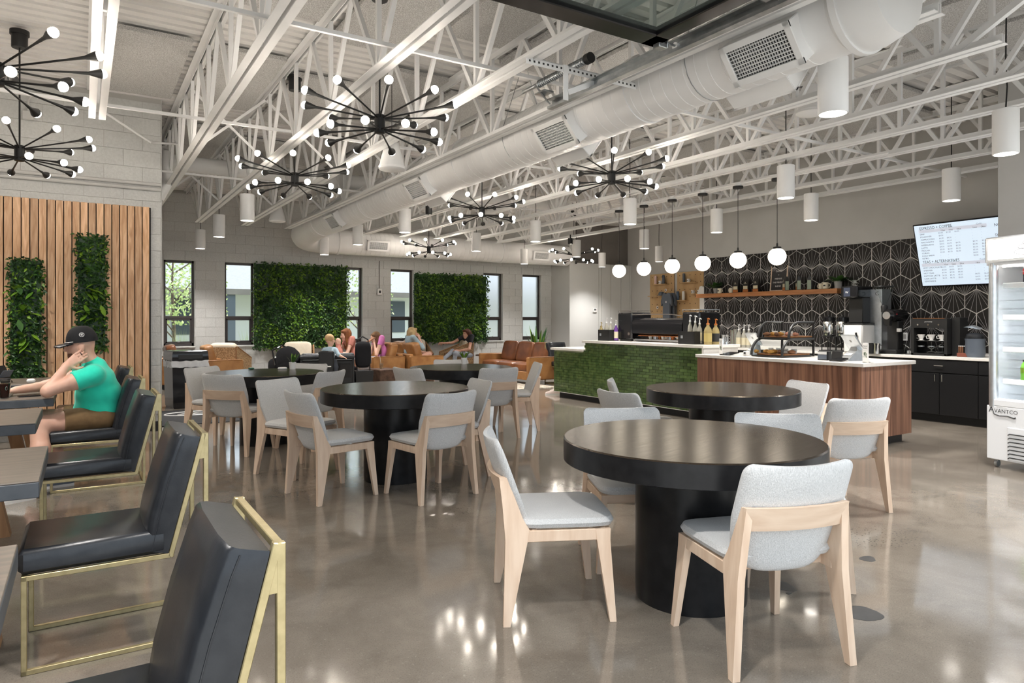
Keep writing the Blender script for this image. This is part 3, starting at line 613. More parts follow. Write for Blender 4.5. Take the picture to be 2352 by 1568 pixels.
# ------------------------------------------------------------------ pale upholstered dining chairs
def make_dining():
    t = E('dining_chair', None, 'chair', group='pale grey dining chairs with ash legs')
    O('seat', MB().sq((0, .035, .448), (.50, .47, .068), .30, 40, 8, e2=.55), K['fabric'], t)
    # curved back shell
    VL = [0, .03, .07, .13, .2, .28, .36, .45, .54, .63, .72, .80, .87, .91, .94, .962, .98, .992, 1]; m = MB(); NU, NV = 14, len(VL)-1; fr, bk = [], []
    for i in range(NV+1):
        v = VL[i]; hw = .208+.036*min(1, v/.45)**.8 if v < .45 else .244-.004*(v-.45)/.55
        if v > .91: hw -= .036*(1-math.sqrt(max(0, 1-((v-.91)/.09)**2)))
        for j in range(NU+1):
            u = -1+2*j/NU; zb = .380+.050*abs(u)**4; z = zb+(.822-zb+.010*u*u)*v; yy = -.180-.145*v**1.05+.038*u*u; th = .040*(1-.55*max(0, (v-.8)/.2)**2)*(1-.45*abs(u)**6)
            if v < .06: th *= .55+.45*v/.06
            fr.append((u*hw, yy+th/2, z)); bk.append((u*hw, yy-th/2, z))
    n = len(fr); fs = []; W_ = NU+1
    for i in range(NV):
        for j in range(NU):
            a = i*W_+j; fs.append((a, a+W_, a+W_+1, a+1)); fs.append((n+a, n+a+1, n+a+W_+1, n+a+W_))
    for j in range(NU): fs.append((j, j+1, n+j+1, n+j)); a = NV*W_+j; fs.append((a, n+a, n+a+1, a+1))
    for i in range(NV): a = i*W_; fs.append((a, n+a, n+a+W_, a+W_)); a += NU; fs.append((a, a+W_, n+a+W_, n+a))
    m.add(fr+bk, fs); O('backrest', m, K['fabric'], t, ang=70)
    for s in (-1, 1):
        m = MB(); poly = [(-.262, 0), (-.230, 0), (-.150, .365), (-.140, .425), (-.168, .47), (-.240, .660), (-.276, .660), (-.262, .53), (-.250, .38)]
        ring = lambda xo: [(s*(.262-.050*z/.66)-xo, y, z) for y, z in poly]
        m.loft([ring(.016), ring(-.016)]); O('leg', m, K['ash'], t, ang=20)
        m = MB(); a = lambda c, w, d: [(c[0]-w/2, c[1]-d/2, c[2]), (c[0]+w/2, c[1]-d/2, c[2]), (c[0]+w/2, c[1]+d/2, c[2]), (c[0]-w/2, c[1]+d/2, c[2])]
        m.loft([a((s*.258, .243, 0), .027, .03), a((s*.228, .205, .365), .034, .062), a((s*.224, .203, .418), .034, .07)]); O('leg', m, K['ash'], t, ang=20)
        O('side_rail', MB().bar((s*.230, -.19, .392), (s*.226, .20, .392), .028, .052, (0, 0, 1), .003), K['ash'], t)
        for yy, xx in ((-.246, .262), (.243, .258)): O('foot_glide', MB().lathe([(.011, 0), (.011, .006), (0, .006)], 8, T(s*xx, yy, -.001)), K['plastic_w'], t)
    O('front_rail', MB().bar((-.224, .205, .395), (.224, .205, .395), .026, .05, (0, 0, 1), .003), K['ash_x'], t); O('rear_rail', MB().bar((-.232, -.115, .395), (.232, -.115, .395), .026, .05, (0, 0, 1), .003), K['ash_x'], t)
    m = MB(); rings = []
    for j in range(13):
        u = -1+2*j/12; y = .036*u*u; x = u*.229; rings.append([(x, y-.284, .568), (x, y-.262, .568), (x, y-.292, .662), (x, y-.314, .662)])
    m.loft(rings); O('back_band', m, K['ash_x'], t, ang=50)
    return t
A = math.radians
DC_ = [((2.436, 1.907), 71.7, 'nearest pale grey chair, back to the viewer at the closest round table'), ((1.955, 2.741), -26.2, 'pale grey chair seen side on, left of the nearest round table'), ((2.72, 2.99), -117, 'pale chair facing the viewer behind the left of the nearest round table'), ((3.26, 2.35), 228, 'pale chair behind the right rim of the nearest round table'), ((4.74, 3.02), 68, 'pale chair seen from behind before the wood counter end'),
    ((1.675, 5.339), 11.3, 'pale chair left of the middle table with its back turned left'), ((2.344, 4.933), 100, 'pale chair in front of the middle table, back to the viewer'), ((2.82, 5.485), 175, 'pale chair at the right of the middle table facing left'), ((1.66, 6.28), -64, 'pale chair between the middle and left tables facing the viewer'),
    ((1.40, 7.605), 44, 'pale chair nearest the slat wall, back to viewer at left table'), ((1.33, 8.42), -58, 'pale chair between the black bin and the left table'), ((2.12, 7.50), 125, 'pale chair at the right of the left table, seen from behind'), ((2.22, 8.42), 221, 'pale chair on the far side of the left table'),
    ((4.09, 6.98), 82, 'pale chair with back to viewer at the table before the sofas'), ((4.66, 7.31), 157, 'pale chair facing left at the right of the table before the sofas'), ((3.42, 7.36), 20, 'pale chair at the left of the table before the sofas'), ((4.22, 8.17), -110, 'pale chair on the far side of the table before the sofas'),
    ((3.78, 4.03), 0, 'dark lit grey chair left of the table beside the wood counter'), ((4.33, 4.62), -41, 'grey chair seen edge on against the green tiles'), ((5.17, 3.78), 168, 'pale chair between the table and the wood counter front')]
c0 = None
for (x, y), a, lab in DC_:
    if c0 is None: c0 = make_dining(); o = c0; o.location = (x, y, .001); o.rotation_euler = (0, 0, A(a-90)); o['label'] = lab
    else: dup(c0, (x, y, .001), A(a-90), lab)
# ------------------------------------------------------------------ black leather chairs on brass sled frames
def make_gold():
    t = E('leather_chair', None, 'chair', group='black leather chairs on brass frames'); w = .225; b = .020
    for s in (-1, 1):
        x = s*w; fr = O('sled_frame', MB().bar((x, .325, .0), (x, .325, .385), b, b, (1, 0, 0), .002), K['brass'], t)
        for a_, c_ in (((x, .335, b/2), (x, -.335, b/2)), ((x, .335, .375), (x, -.185, .375))): O('frame_bar', MB().bar(a_, c_, b, b, (1, 0, 0), .002), K['brass'], fr)
        O('rear_leg', MB().bar((x, -.325, 0), (x, -.325, .885), b, b, (1, 0, 0), .002), K['brass'], fr); O('back_bar', MB().bar((x, -.185, .368), (x, -.318, .885), b, b, (1, 0, 0), .002), K['brass'], fr)
        m = MB(); m.add([(x+.0095, -.280, .775), (x+.0095, -.325, .775), (x+.0095, -.325, .885), (x+.0095, -.310, .885), (x-.0095, -.280, .775), (x-.0095, -.325, .775), (x-.0095, -.325, .885), (x-.0095, -.310, .885)], [(0, 1, 2, 3), (7, 6, 5, 4), (0, 4, 5, 1), (0, 3, 7, 4)]); O('gusset', m, K['brass'], fr, smooth=False)
    for yy, z in ((.325, .375), (-.322, .875), (-.325, .01), (-.19, .375)): O('cross_bar', MB().bar((-w, yy, z), (w, yy, z), b, b, (0, 0, 1), .002), K['brass'], t)
    m = MB(); m.box((0, .085, .437), (.47, .52, .10), .018); O('seat_cushion', m, K['black_leather'], t, ang=60)
    tilt = math.atan2(.133, .517); M = T(0, -.165, .388) @ RX(tilt) ; m = MB(); rings = []
    for i, (z, th, f) in enumerate(((0, .088, 1), (.02, .095, 1), (.14, .106, 1), (.30, .106, 1), (.44, .098, 1), (.490, .092, 1), (.500, .084, .985))):
        y1 = -.012; y0 = y1+th; hx = .233*f; r_ = .016
        rings.append([(-hx, y1, z), (hx, y1, z), (hx, y0-r_*1.2, z), (hx-r_, y0, z), (hx*.5, y0+.008, z), (-hx*.5, y0+.008, z), (-hx+r_, y0, z), (-hx, y0-r_*1.2, z)])
    m.loft(rings, M=M); bc = O('back_cushion', m, K['black_leather'], t, ang=50)
    for s in (-1, 1): O('stitched_seam', MB().tube([(s*.2335, y_, z) for y_, z in ((.052, .01), (.064, .15), (.064, .3), (.056, .44), (.05, .488))], .0022, 5, M=M), K['black_leather'], bc)
    return t
GC = [((.05, 1.79), 'nearest black leather chair cut by the lower picture edge'), ((.135, 3.475), 'black leather chair on brass sled, second nearest in the left row'), ((.115, 5.33), 'black leather chair on brass sled just before the man'), ((.12, 6.76), 'black leather chair the man sits on'), ((.12, 8.34), 'black leather chair behind the man, nearest the slat wall')]
g0 = None
for (x, y), lab in GC:
    if g0 is None: g0 = make_gold(); o = g0; o.location = (x, y, 0); o.rotation_euler = (0, 0, pi/2); o['label'] = lab
    else: dup(g0, (x, y, 0), pi/2, lab)
# ------------------------------------------------------------------ slab tables along the left
SLZ = .76; sl0 = None
for (y0, y1), lab in zip(((1.48, 2.31), (3.18, 4.08), (5.0, 5.85), (6.52, 7.36), (8.05, 8.85)), ('grey slab table corner at the lower left picture edge', 'grey slab table beside the second leather chair', 'grey slab table next to the chair before the man', 'grey slab table with laptop and iced drink before the man', 'grey slab table farthest, close to the slat wall')):
    yc = (y0+y1)/2
    if sl0 is None:
        sl0 = E('slab_table', lab, 'table', (-.39-.15, yc, 0), 0, 'grey slab tables on wooden trestles')
        O('slab_top', MB().box((0, 0, SLZ-.003), (.78, .86, .006), .002), K['slab'], sl0); O('slab_edge', MB().box((0, 0, SLZ-.036), (.782, .862, .06), .003), K['slab_edge'], sl0)
        for s in (-1, 1): O('trestle_leg', MB().loft([[(s*.20-.04, -.05, 0), (s*.20+.04, -.05, 0), (s*.20+.04, .05, 0), (s*.20-.04, .05, 0)], [(s*.06-.045, -.06, .69), (s*.06+.045, -.06, .69), (s*.06+.045, .06, .69), (s*.06-.045, .06, .69)]]), K['rough_wood'], sl0)
        O('top_batten', MB().box((0, 0, .68), (.5, .12, .03), .003), K['rough_wood'], sl0)
    else: dup(sl0, (-.39-{3.18: .14, 5.0: .235, 6.52: .19, 8.05: .22}[y0], yc, 0), 0, lab)
# ------------------------------------------------------------------ green tiled counter
gc = E('tiled_counter', 'stepped coffee counter faced with small glossy green tiles', 'counter', (7.17, 6.5, 0))
m = MB(); m.box((.345, 1.29, .545), (.67, 2.58, .89)); m.box((.345, 3.02, .47), (.67, .88, .74)); O('carcass', m, K['grout'], gc, smooth=False)
O('toe_kick', MB().box((.37, 1.73, .05), (.58, 3.34, .1)), K['base_black'], gc, smooth=False)
O('end_panel', MB().box((.345, -.012, .52), (.70, .024, .94), .003), K['quartz'], gc); O('corner_trim', MB().box((-.004, -.004, .55), (.016, .014, .9)), K['quartz'], gc, smooth=False)
O('worktop', MB().box((.34, 1.285, 1.012), (.76, 2.66, .042), .004), K['quartz'], gc); O('low_worktop', MB().box((.34, 3.06, .862), (.76, .93, .04), .004), K['quartz'], gc); O('bottom_trim', MB().box((-.004, 1.73, .104), (.012, 3.46, .008)), K['quartz'], gc, smooth=False)
TLW, TLH = .1345, .0415; tiles = []
for r in range(22):
    z0 = .108+r*(TLH+.003); off = -(TLW/2 if r % 2 else 0); y = off
    while y < 3.46:
        a, b = max(y, .004), min(y+TLW, 3.456); top = .99 if (a+b)/2 < 2.58 else .84
        if a < 2.58 < b and z0 > .84: b = 2.58
        if b-a > .015 and z0+TLH <= top+.02: tiles.append((a, b, z0, min(TLH, top-z0)))
        y += TLW+.003
tiles.sort(key=lambda t: t[0]); rest = MB(); fm = MB().box((0, 0, 0), (.009, TLW, TLH), .0015).mesh('green_tile'); fm.materials.append(K['green_tile']); nt_ = 0
for a, b, z0, h in tiles:
    c = (-.004, (a+b)/2, z0+h/2)
    if nt_ < 298: O('green_tile', fm if abs(b-a-TLW) < 1e-4 and abs(h-TLH) < 1e-4 else MB().box((0, 0, 0), (.009, b-a, h), .0015), K['green_tile'], gc, loc=c); nt_ += 1
    else: rest.box(c, (.009+.001*((len(rest.v)//24) % 3), b-a, h), .0015)
K['green_far'] = mat('green_glazed_tiles', (.11, .165, .05), (.04, .08, .022), .16, sc=11, det=1, coat=.3, ramp=(.35, .65))
O('far_green_tiles', rest, K['green_far'], gc, kind='stuff')
# ------------------------------------------------------------------ wood fronted counter
wc = E('wood_counter', 'service counter with walnut laminate front and white worktop', 'counter', (6.96, 4.13, 0))
O('front_panel', MB().box((.01, 1.135, .49), (.02, 2.27, .78), .001), K['walnut'], wc); O('end_panel', MB().box((.505, .01, .49), (.97, .02, .78), .001), K['walnut'], wc); O('carcass', MB().box((.51, 1.15, .49), (.96, 2.22, .77)), K['cab'], wc, smooth=False)
O('toe_kick', MB().box((.53, 1.17, .05), (.86, 2.16, .1)), K['base_black'], wc, smooth=False); O('worktop', MB().box((.49, 1.12, .90), (1.04, 2.32, .04), .004), K['quartz'], wc)
# ------------------------------------------------------------------ black base cabinets with quartz top
ORDC = ['nearest', 'second', 'third', 'fourth', 'fifth', 'farthest']
CY = [3.45, 4.21, 5.15, 6.09, 7.03, 7.97, 8.91]
for i in range(6):
    y0, y1 = CY[i], CY[i+1]; w = y1-y0; cb = E('base_cabinet', '%s matte black base cabinet under the back counter' % ORDC[i], 'cabinet', (9.72, y0, 0), group='black base cabinets')
    O('body', MB().box((.31, w/2, .475), (.60, w-.002, .75)), K['cab'], cb, smooth=False); O('plinth', MB().box((.35, w/2, .05), (.52, w, .1)), K['base_black'], cb, smooth=False)
    for k in range(2):
        yc = w*(.25+.5*k)
        if k == 0 or True:
            if i % 2 == 0 and k == 1: pass
        d = O('door', MB().box((-.008, yc, .385), (.018, w/2-.006, .55), .002), K['cab'], cb)
        yh = w/2+(-.045 if k == 0 else .045)
        O('handle', MB().tube([(-.018, yh, .55), (-.042, yh, .555), (-.042, yh, .645), (-.018, yh, .65)], .0055, 8), K['chrome'], d)
    d = O('drawer', MB().box((-.008, w/2, .755), (.018, w-.006, .165), .002), K['cab'], cb); O('handle', MB().tube([(-.018, w/2-.06, .765), (-.04, w/2-.055, .765), (-.04, w/2+.055, .765), (-.018, w/2+.06, .765)], .0055, 8), K['chrome'], d)
O('back_worktop', MB().box((10.02, 6.2, .87), (.66, 5.52, .04), .004), K['quartz'], None, 'long pale quartz worktop on the black base cabinets', 'worktop')
WTZ, BTZ, ATZ = .921, .891, 1.034
# ------------------------------------------------------------------ shelf and what stands on it
O('wall_shelf', MB().box((10.225, 7.87, 1.84), (.22, 2.94, .075), .004), K['shelf_wood'], None, 'long floating oak shelf on the black hexagon tiles', 'shelf')
SZ = 1.879
def shelfpos(px, dx=0): return Vector((10.22+dx, onX(px, 670, 10.22+dx).y, SZ))
def leafmesh(mb, base, d, L, w, droop=.3, M=None):
    d = Vector(d).normalized(); s = d.cross(Vector((0, 0, 1)));
    if s.length < .01: s = Vector((1, 0, 0))
    s.normalize(); base = Vector(base); pts = []
    for i, (t, ww) in enumerate(((0, .06), (.25, .7), (.5, 1), (.75, .75), (1, .04))):
        c = base+d*(L*t)-Vector((0, 0, droop*L*t*t)); pts.append((c-s*(w/2*ww), c+Vector((0, 0, -.06*w)), c+s*(w/2*ww)))
    vs = [q for p in pts for q in p]; fs = []
    for i in range(4): a = i*3; fs += [(a, a+1, a+4, a+3), (a+1, a+2, a+5, a+4)]
    mb.add(vs, fs, M)
def pot_plant(name, lab, p, pr, ph, n, L, w, mm, potm, up=.5, seed=1, cat='plant', droop=.3):
    t = E(name, lab, cat, p); g = random.Random(seed)
    O('pot', MB().lathe([(0, 0), (pr*.8, 0), (pr, ph), (pr*.9, ph), (pr*.85, ph*.85), (0, ph*.85)], 20), potm, t)
    for i in range(n):
        a = g.uniform(0, 2*pi); e = g.uniform(up-.3, up+.45); mb = MB(); leafmesh(mb, (pr*.3*math.cos(a), pr*.3*math.sin(a), ph*.85), (math.cos(a), math.sin(a), e), L*g.uniform(.6, 1.1), w*g.uniform(.7, 1.1), droop); O('leaf', mb, mm[i % len(mm)], t)
    return t
pot_plant('potted_plant', 'bushy green plant in a grey pot at the left end of the shelf', shelfpos(1645, .05), .055, .10, 30, .28, .08, [K['leaf_mid'], K['leaf']], K['pot_grey'], .9, 3)
pot_plant('potted_plant', 'wide dark leafed plant in a grey pot at the right end of the shelf', shelfpos(1925), .062, .12, 22, .30, .09, [K['leaf_mid'], K['leaf_mid'], K['leaf']], K['pot_grey'], .55, 5)
K['mug'] = mat('cream_mug', (.68, .62, .48), None, .35); K['ink'] = mat('dark_print', (.03, .03, .03), None, .6)
def mug(lab, p, rz, mm=None, s=1.0, grp='mugs on the shelf'):
    t = E('mug', lab, 'mug', p, rz, grp); O('cup', MB().lathe([(0, 0), (.036*s, 0), (.04*s, .004), (.04*s, .09*s), (.036*s, .09*s), (.035*s, .01), (0, .01)], 24), mm or K['mug'], t)
    O('handle', MB().tube([(0, -.038*s, .075*s), (0, -.062*s, .07*s), (0, -.068*s, .045*s), (0, -.058*s, .022*s), (0, -.038*s, .02*s)], .006*s, 8), mm or K['mug'], t)
    O('print', MB().box((-.0405*s, 0, .045*s), (.001, .03*s, .022*s)), K['ink'], t, smooth=False); return t
mug('cream mug in front of the left shelf plant', shelfpos(1653, -.05), 0); mug('cream mug with handle to the left, beside the coffee bags', shelfpos(1679, -.02), pi*.95); mug('cream mug with heart print, right of the coffee bags', shelfpos(1886, -.02), pi); mug('larger cream printed mug near the right shelf plant', shelfpos(1896, -.05), .2, s=1.15)
K['bag'] = mat('black_coffee_bag', (.015, .014, .013), None, .35); K['rust'] = mat('rust_label', (.40, .13, .03), None, .6); K['lbl'] = mat('cream_label', (.62, .56, .40), None, .6); K['sage'] = mat('sage_bag_side', (.28, .33, .25), None, .5)
def bag(lab, p, rz=0, side=False):
    t = E('coffee_bag', lab, 'coffee bag', p, rz, 'coffee bags on the shelf'); w, d = .115, .07
    r = lambda z, a, b: [(-b/2, -a/2, z), (b/2, -a/2, z), (b/2, a/2, z), (-b/2, a/2, z)]
    O('pouch', MB().loft([r(0, w, d), r(.10, w*1.02, d*1.05), r(.19, w, d*.6), r(.235, w, .012)]), K['bag'], t, ang=25)
    O('base_band', MB().box((-d/2-.002, 0, .027), (.003, w*1.0, .05)), K['rust'], t, smooth=False); O('bag_label', MB().box((-d/2-.0025, 0, .085), (.003, w*.8, .055)), K['lbl'], t, smooth=False)
    tx = MB(); Mx = Matrix(((0, 0, -1, -d/2-.006), (-1, 0, 0, 0), (0, 1, 0, .15), (0, 0, 0, 1)))
    tx.box((0, .006, 0), (.05, .006, .001), 0, Mx); tx.box((0, .025, 0), (.02, .012, .001), 0, Mx); tx.box((0, -.062, .001), (.06, .003, .001), 0, Mx); O('bag_print', tx, K['lbl'] if not side else K['lbl'], t, smooth=False)
    O('side_gusset', MB().box((0, -w/2-.001, .08), (d*.8, .002, .15)), K['sage'] if side else K['bag'], t, smooth=False); return t
for q, px in enumerate((1692, 1715, 1738)): bag(('left', 'middle', 'right')[q]+' of three black coffee bags with rust bands', shelfpos(px, -.02))
for q, (px, lb) in enumerate(((1805, 'coffee bag overlapping the letter board'), (1834, 'middle coffee bag turned to show its sage side'), (1859, 'coffee bag turned sideways near the mugs'))): bag(lb, shelfpos(px, -.04), A(-35-12*q), True)
lb = E('letter_board', 'dark felt letter board in an oak frame leaning on the shelf', 'sign', shelfpos(1788, .09)); lw, lh = .34, .47; Mt = RY(A(6))
O('felt', MB().box((0, 0, lh/2), (.012, lw-.02, lh-.02), 0, Mt), mat('grey_felt', (.045, .043, .045), None, .9), lb, smooth=False)
fr = MB()
for s in (-1, 1): fr.box((-.004, s*(lw/2-.009), lh/2), (.022, .018, lh), .002, Mt)
for z in (.009, lh-.009): fr.box((-.004, 0, z), (.022, lw, .018), .002, Mt)
O('oak_frame', fr, K['ash'], lb)
tx = MB()
for q, s_ in enumerate(('COFFEE', '+', 'FRIENDS,', 'THE PERFECT', 'BLEND')): tx.text(s_, .038, Mt @ Matrix(((0, 0, -1, -.008), (-1, 0, 0, .01), (0, 1, 0, .34-q*.066), (0, 0, 0, 1))), 'CENTER')
O('letters', tx, K['paper'], lb, smooth=False)
cl = E('glass_cloche', 'glass dome with folded papers inside at the right shelf end', 'cloche', shelfpos(1962, -.02)+Vector((0, 0, .012)))
O('dome', MB().lathe([(.075, 0), (.078, .01), (.078, .10), (.066, .145), (.04, .17), (0, .178)], 28), K['glass'], cl); g = random.Random(4)
O('base_disc', MB().lathe([(.08, -.012), (.08, 0), (0, 0)], 24), K['pot_grey'], cl)
for i in range(14): O('paper_slip', MB().box((0, 0, 0), (.05, .018, .002), 0, T(g.uniform(-.03, .03), g.uniform(-.04, .04), .015+i*.007) @ RZ(g.uniform(0, 3)) @ RX(g.uniform(-.6, .6))), K['paper'], cl, smooth=False)
# ------------------------------------------------------------------ menu screen
tv = E('menu_screen', 'large tilted menu screen with coffee prices above the back counter', 'screen', M=Matrix(((0, -.282, -.959, 10.0), (-1, 0, 0, 5.17), (0, .959, -.282, 2.71), (0, 0, 0, 1))))
TVM = tv.matrix_world.copy(); TVI = TVM.inverted(); TW, TH_ = 1.575, .886
O('bezel', MB().box((TW/2, -TH_/2, -.028), (TW+.02, TH_+.02, .05), .004), K['black_gloss'], tv)
K['screen'] = mat('lit_screen', (.35, .4, .45), None, .2, em=(.74, .87, 1.0), ems=.62); K['screen_band'] = mat('screen_grey_band', (.5, .5, .55), None, .3, em=(.60, .66, .76), ems=.52)
O('display', MB().box((TW/2, -TH_/2, -.0015), (TW-.012, TH_-.012, .004)), K['screen'], tv, smooth=False)
O('wall_bracket', MB().box((TW/2, -TH_*.55, -.12), (.3, .3, .16)), K['black'], tv, smooth=False)
def uv(cx, cy):
    r = ray(2080+cx/7.84, 480+cy/7.84); o = TVI @ CP; d = (TVI.to_3x3() @ r); return o+d*(-o.z/d.z)
tx = MB(); lt = MB(); bd = MB()
def put(mb, s_, cx, cy, sz, st=1.0): p = uv(cx, cy); mb.text(s_, sz, T(p.x, p.y, .0025), 'LEFT', font_stretch=st)
put(tx, 'ESPRESSO + COFFEE', 252, 382, .058, .82); put(tx, 'TEAS + ALTERNATIVES', 315, 982, .058, .82); put(tx, 'NON-COFFEE', 1597, 312, .058, .82); put(tx, 'SYRUPS', 1614, 488, .05, .82)
for cy, cy2 in ((415, 1018),):
    for c in (cy, cy2): p = uv(262 if c < 600 else 325, c); bd.box((p.x+.41, p.y+.004, .001), (.86, .046, .002))
for s_, cx, cy in (('12oz', 635, 398), ('16oz', 775, 385), ('20oz', 922, 370), ('16oz', 1207, 343), ('24oz', 1360, 328), ('12oz', 695, 1012), ('16oz', 832, 1002), ('20oz', 978, 992), ('16oz', 1265, 975)): put(tx, s_, cx, cy, .030, .9)
for s_, cx, cy in (('Hot', 772, 328), ('Cold', 1270, 278), ('Hot', 830, 948), ('Cold', 1335, 915)): put(lt, s_, cx, cy, .032)
rows = [('DRIP', 262, 475, '$3.00 $3.50 $4.00 - -'), ('POUROVER', 268, 522, '$4.50 - - - -'), ('CAPPUCCINO', 275, 571, '$4.00 $4.50 - - -'), ('MACCHIATO', 281, 620, '$4.00 $4.50 - - -'), ('AMERICANO', 287, 668, '$3.25 $3.75 $4.25 $3.75 $4.25'), ('LATTE', 290, 718, '$4.50 $5.00 $5.50 $5.00 $6.00'), ('MOCHA', 295, 766, '$5.00 $5.50 $6.00 $5.50 $6.00'), ('CUBAN', 298, 813, '$5.00 $5.50 $6.00 $5.50 $6.00'), ('COLD BREW', 301, 860, '- - - $4.50 $5.00'), ('NITRO', 307, 907, '- - - $5.00 $6.00'),
        ('HOT CHOCOLATE', 322, 1075, '$3.50 $4.00 $4.50 - -'), ('STEAMER', 330, 1124, '$3.50 $4.00 $4.50 - -'), ('HOT TEAS', 334, 1172, '$3.00 $3.50 $4.00 - -'), ('MATCHA LATTE', 338, 1220, '$4.25 $4.75 $5.25 $4.75 $5.25'), ('CHAI LATTE', 342, 1268, '$4.25 $4.75 $5.25 $4.75 $5.25'), ('LEMONADE', 346, 1314, '- - - $3.00 $3.50')]
for nm, cx, cy, pr in rows:
    put(tx, nm, cx, cy, .028, 1.05); b = uv(cx, cy)
    for q, s_ in enumerate(pr.split()): lt.text(s_, .026, T(b.x+(.245, .345, .45, .66, .77)[q], b.y, .0025), 'LEFT')
O('menu_text', tx, K['ink'], tv, smooth=False); O('price_text', lt, mat('grey_print', (.22, .24, .27), None, .6), tv, smooth=False); O('header_band', bd, K['screen_band'], tv, smooth=False)
# ------------------------------------------------------------------ pegboards and merchandise
PX = 13.69; PB = [(14.33, 13.40, 'left plywood pegboard with small shelves and cap'), (13.29, 12.36, 'right plywood pegboard with mugs and tumblers')]
PBO = []
for y1, y0, lab in PB:
    pb = E('pegboard', lab, 'pegboard', (PX, y1, .9)); O('board', MB().box((-.012, (y0-y1)/2, .88), (.024, y1-y0, 1.76), .002), K['card'], pb); g = random.Random(int(y1*10))
    for zz in range(9):
        for yy in range(5):
            O('peg_hole', MB().lathe([(.014, 0), (0, .001)], 8, Matrix(((0, 0, -1, -.0245), (1, 0, 0, -.1-yy*.185), (0, 1, 0, .15+zz*.19), (0, 0, 0, 1)))), K['grille_dark'], pb, smooth=False)
    PBO.append(pb)
def pshelf(px0, px1, py, lab):
    a, b = onX(px0, py, PX-.1), onX(px1, py, PX-.1); z = (a.z+b.z)/2
    O('peg_shelf', MB().box((PX-.11, (a.y+b.y)/2, z), (.17, abs(a.y-b.y), .02), .002), K['card'], None, lab, 'shelf', 'pegboard shelves'); return z+.0105
zs = [pshelf(1502, 1533, 653, 'plywood shelf high on the left pegboard'), pshelf(1493, 1520, 680, 'plywood shelf with the grey cap'), pshelf(1564, 1598, 649, 'plywood shelf high on the right pegboard'), pshelf(1584, 1612, 675, 'plywood shelf with two white mugs'), pshelf(1550, 1578, 690, 'low plywood shelf on the right pegboard')]
K['tumbler'] = mat('slate_tumbler', (.10, .12, .15), None, .4); K['pink'] = mat('blush_tumbler', (.72, .52, .48), None, .45); K['blue'] = mat('blue_tumbler', (.08, .13, .21), None, .4)
def tumbler(lab, px, z, mm, h=.24):
    p = onX(px, 660, PX-.11); t = E('tumbler', lab, 'tumbler', (p.x, p.y, z), 0, 'tumblers on the pegboards'); O('flask', MB().lathe([(0, 0), (.034, 0), (.038, .01), (.038, h*.85), (.03, h*.9), (0, h*.9)], 18), mm, t); O('lid', MB().lathe([(.03, h*.9), (.032, h), (0, h)], 18), mm, t); O('carry_loop', MB().tube([(-.03, 0, h*.8), (-.05, 0, h*.85), (-.045, 0, h*.95), (-.02, 0, h)], .005, 6), mm, t)
tumbler('blush pink tumbler on the upper left pegboard shelf', 1506, zs[0], K['pink']); tumbler('slate tumbler on the upper left pegboard shelf', 1524, zs[0], K['tumbler']); tumbler('slate tumbler on the upper right pegboard shelf', 1571, zs[2], K['tumbler']); tumbler('blue tumbler on the lowest pegboard shelf', 1557, zs[4], K['blue']); tumbler('white tumbler on the lowest pegboard shelf', 1570, zs[4], K['pot'])
for px, z, lab in ((1516, zs[0], 'white mug between two tumblers on the left pegboard'), (1581, zs[2], 'white mug beside the slate tumbler on the right pegboard'), (1591, zs[3], 'left of two white mugs on the right pegboard'), (1605, zs[3], 'right of two white mugs on the right pegboard')):
    p = onX(px, 660, PX-.11); mug(lab, (p.x, p.y, z), 0, K['pot'], 1.0, 'white mugs on the pegboards')
p = onX(1519, 672, PX-.12); cp = E('cap', 'charcoal baseball cap on the left pegboard shelf', 'cap', (p.x, p.y, zs[1])); O('crown', MB().lathe([(.085, 0), (.084, .05), (.06, .095), (0, .11)], 20), K['tumbler'], cp); O('brim', MB().prism([(-.07*math.cos(a)-.0, .085+.07*math.sin(a)*1.1) for a in [i*pi/10 for i in range(11)]], 0, .012), K['tumbler'], cp)
def tee(lab, p, w, h, mm, rz=0, hang=True):
    t = E('t_shirt', lab, 't-shirt', p, rz, 'hanging t-shirts'); o = [(-.5, 0), (-.5, .62), (-.68, .52), (-.80, .70), (-.52, .98), (-.18, 1.0), (-.10, .95), (.10, .95), (.18, 1.0), (.52, .98), (.80, .70), (.68, .52), (.5, .62), (.5, 0)]
    m = MB(); rings = []
    for x, s_ in ((-.03, .96), (0, 1.0), (.03, .96)): rings.append([(x+.012*math.sin(a*26), a*w*.62*s_, b*h) for a, b in o])
    m.loft(rings); O('shirt_body', m, mm, t, ang=60); O('hanger', MB().tube([(0, -w*.25, h*.99), (0, 0, h*1.07), (0, w*.25, h*.99)], .006, 6).tube([(0, 0, h*1.07), (0, 0, h*1.15), (.05, 0, h*1.15)], .004, 6), K['card'], t)
    O('chest_print', MB().box((-.033, 0, h*.66), (.002, .035, .05)), K['paper'], t, smooth=False)
a = onX(1532, 735, PX-.25); b = onX(1532, 672, PX-.25); tee('dark grey t-shirt with small white print hanging on the pegboard', (a.x, a.y, a.z), .52, b.z-a.z, K['tumbler'], A(-8)); a = onX(1541, 735, PX-.16); tee('second dark grey t-shirt hanging behind the first', (a.x, a.y, a.z), .52, b.z-a.z, K['tumbler'], A(-8)); a = onX(1618, 712, PX-.2); b = onX(1618, 674, PX-.2); tee('white t-shirt at the edge of the tiled wall', (a.x, a.y, a.z), .5, .62, K['pot'], A(-5))
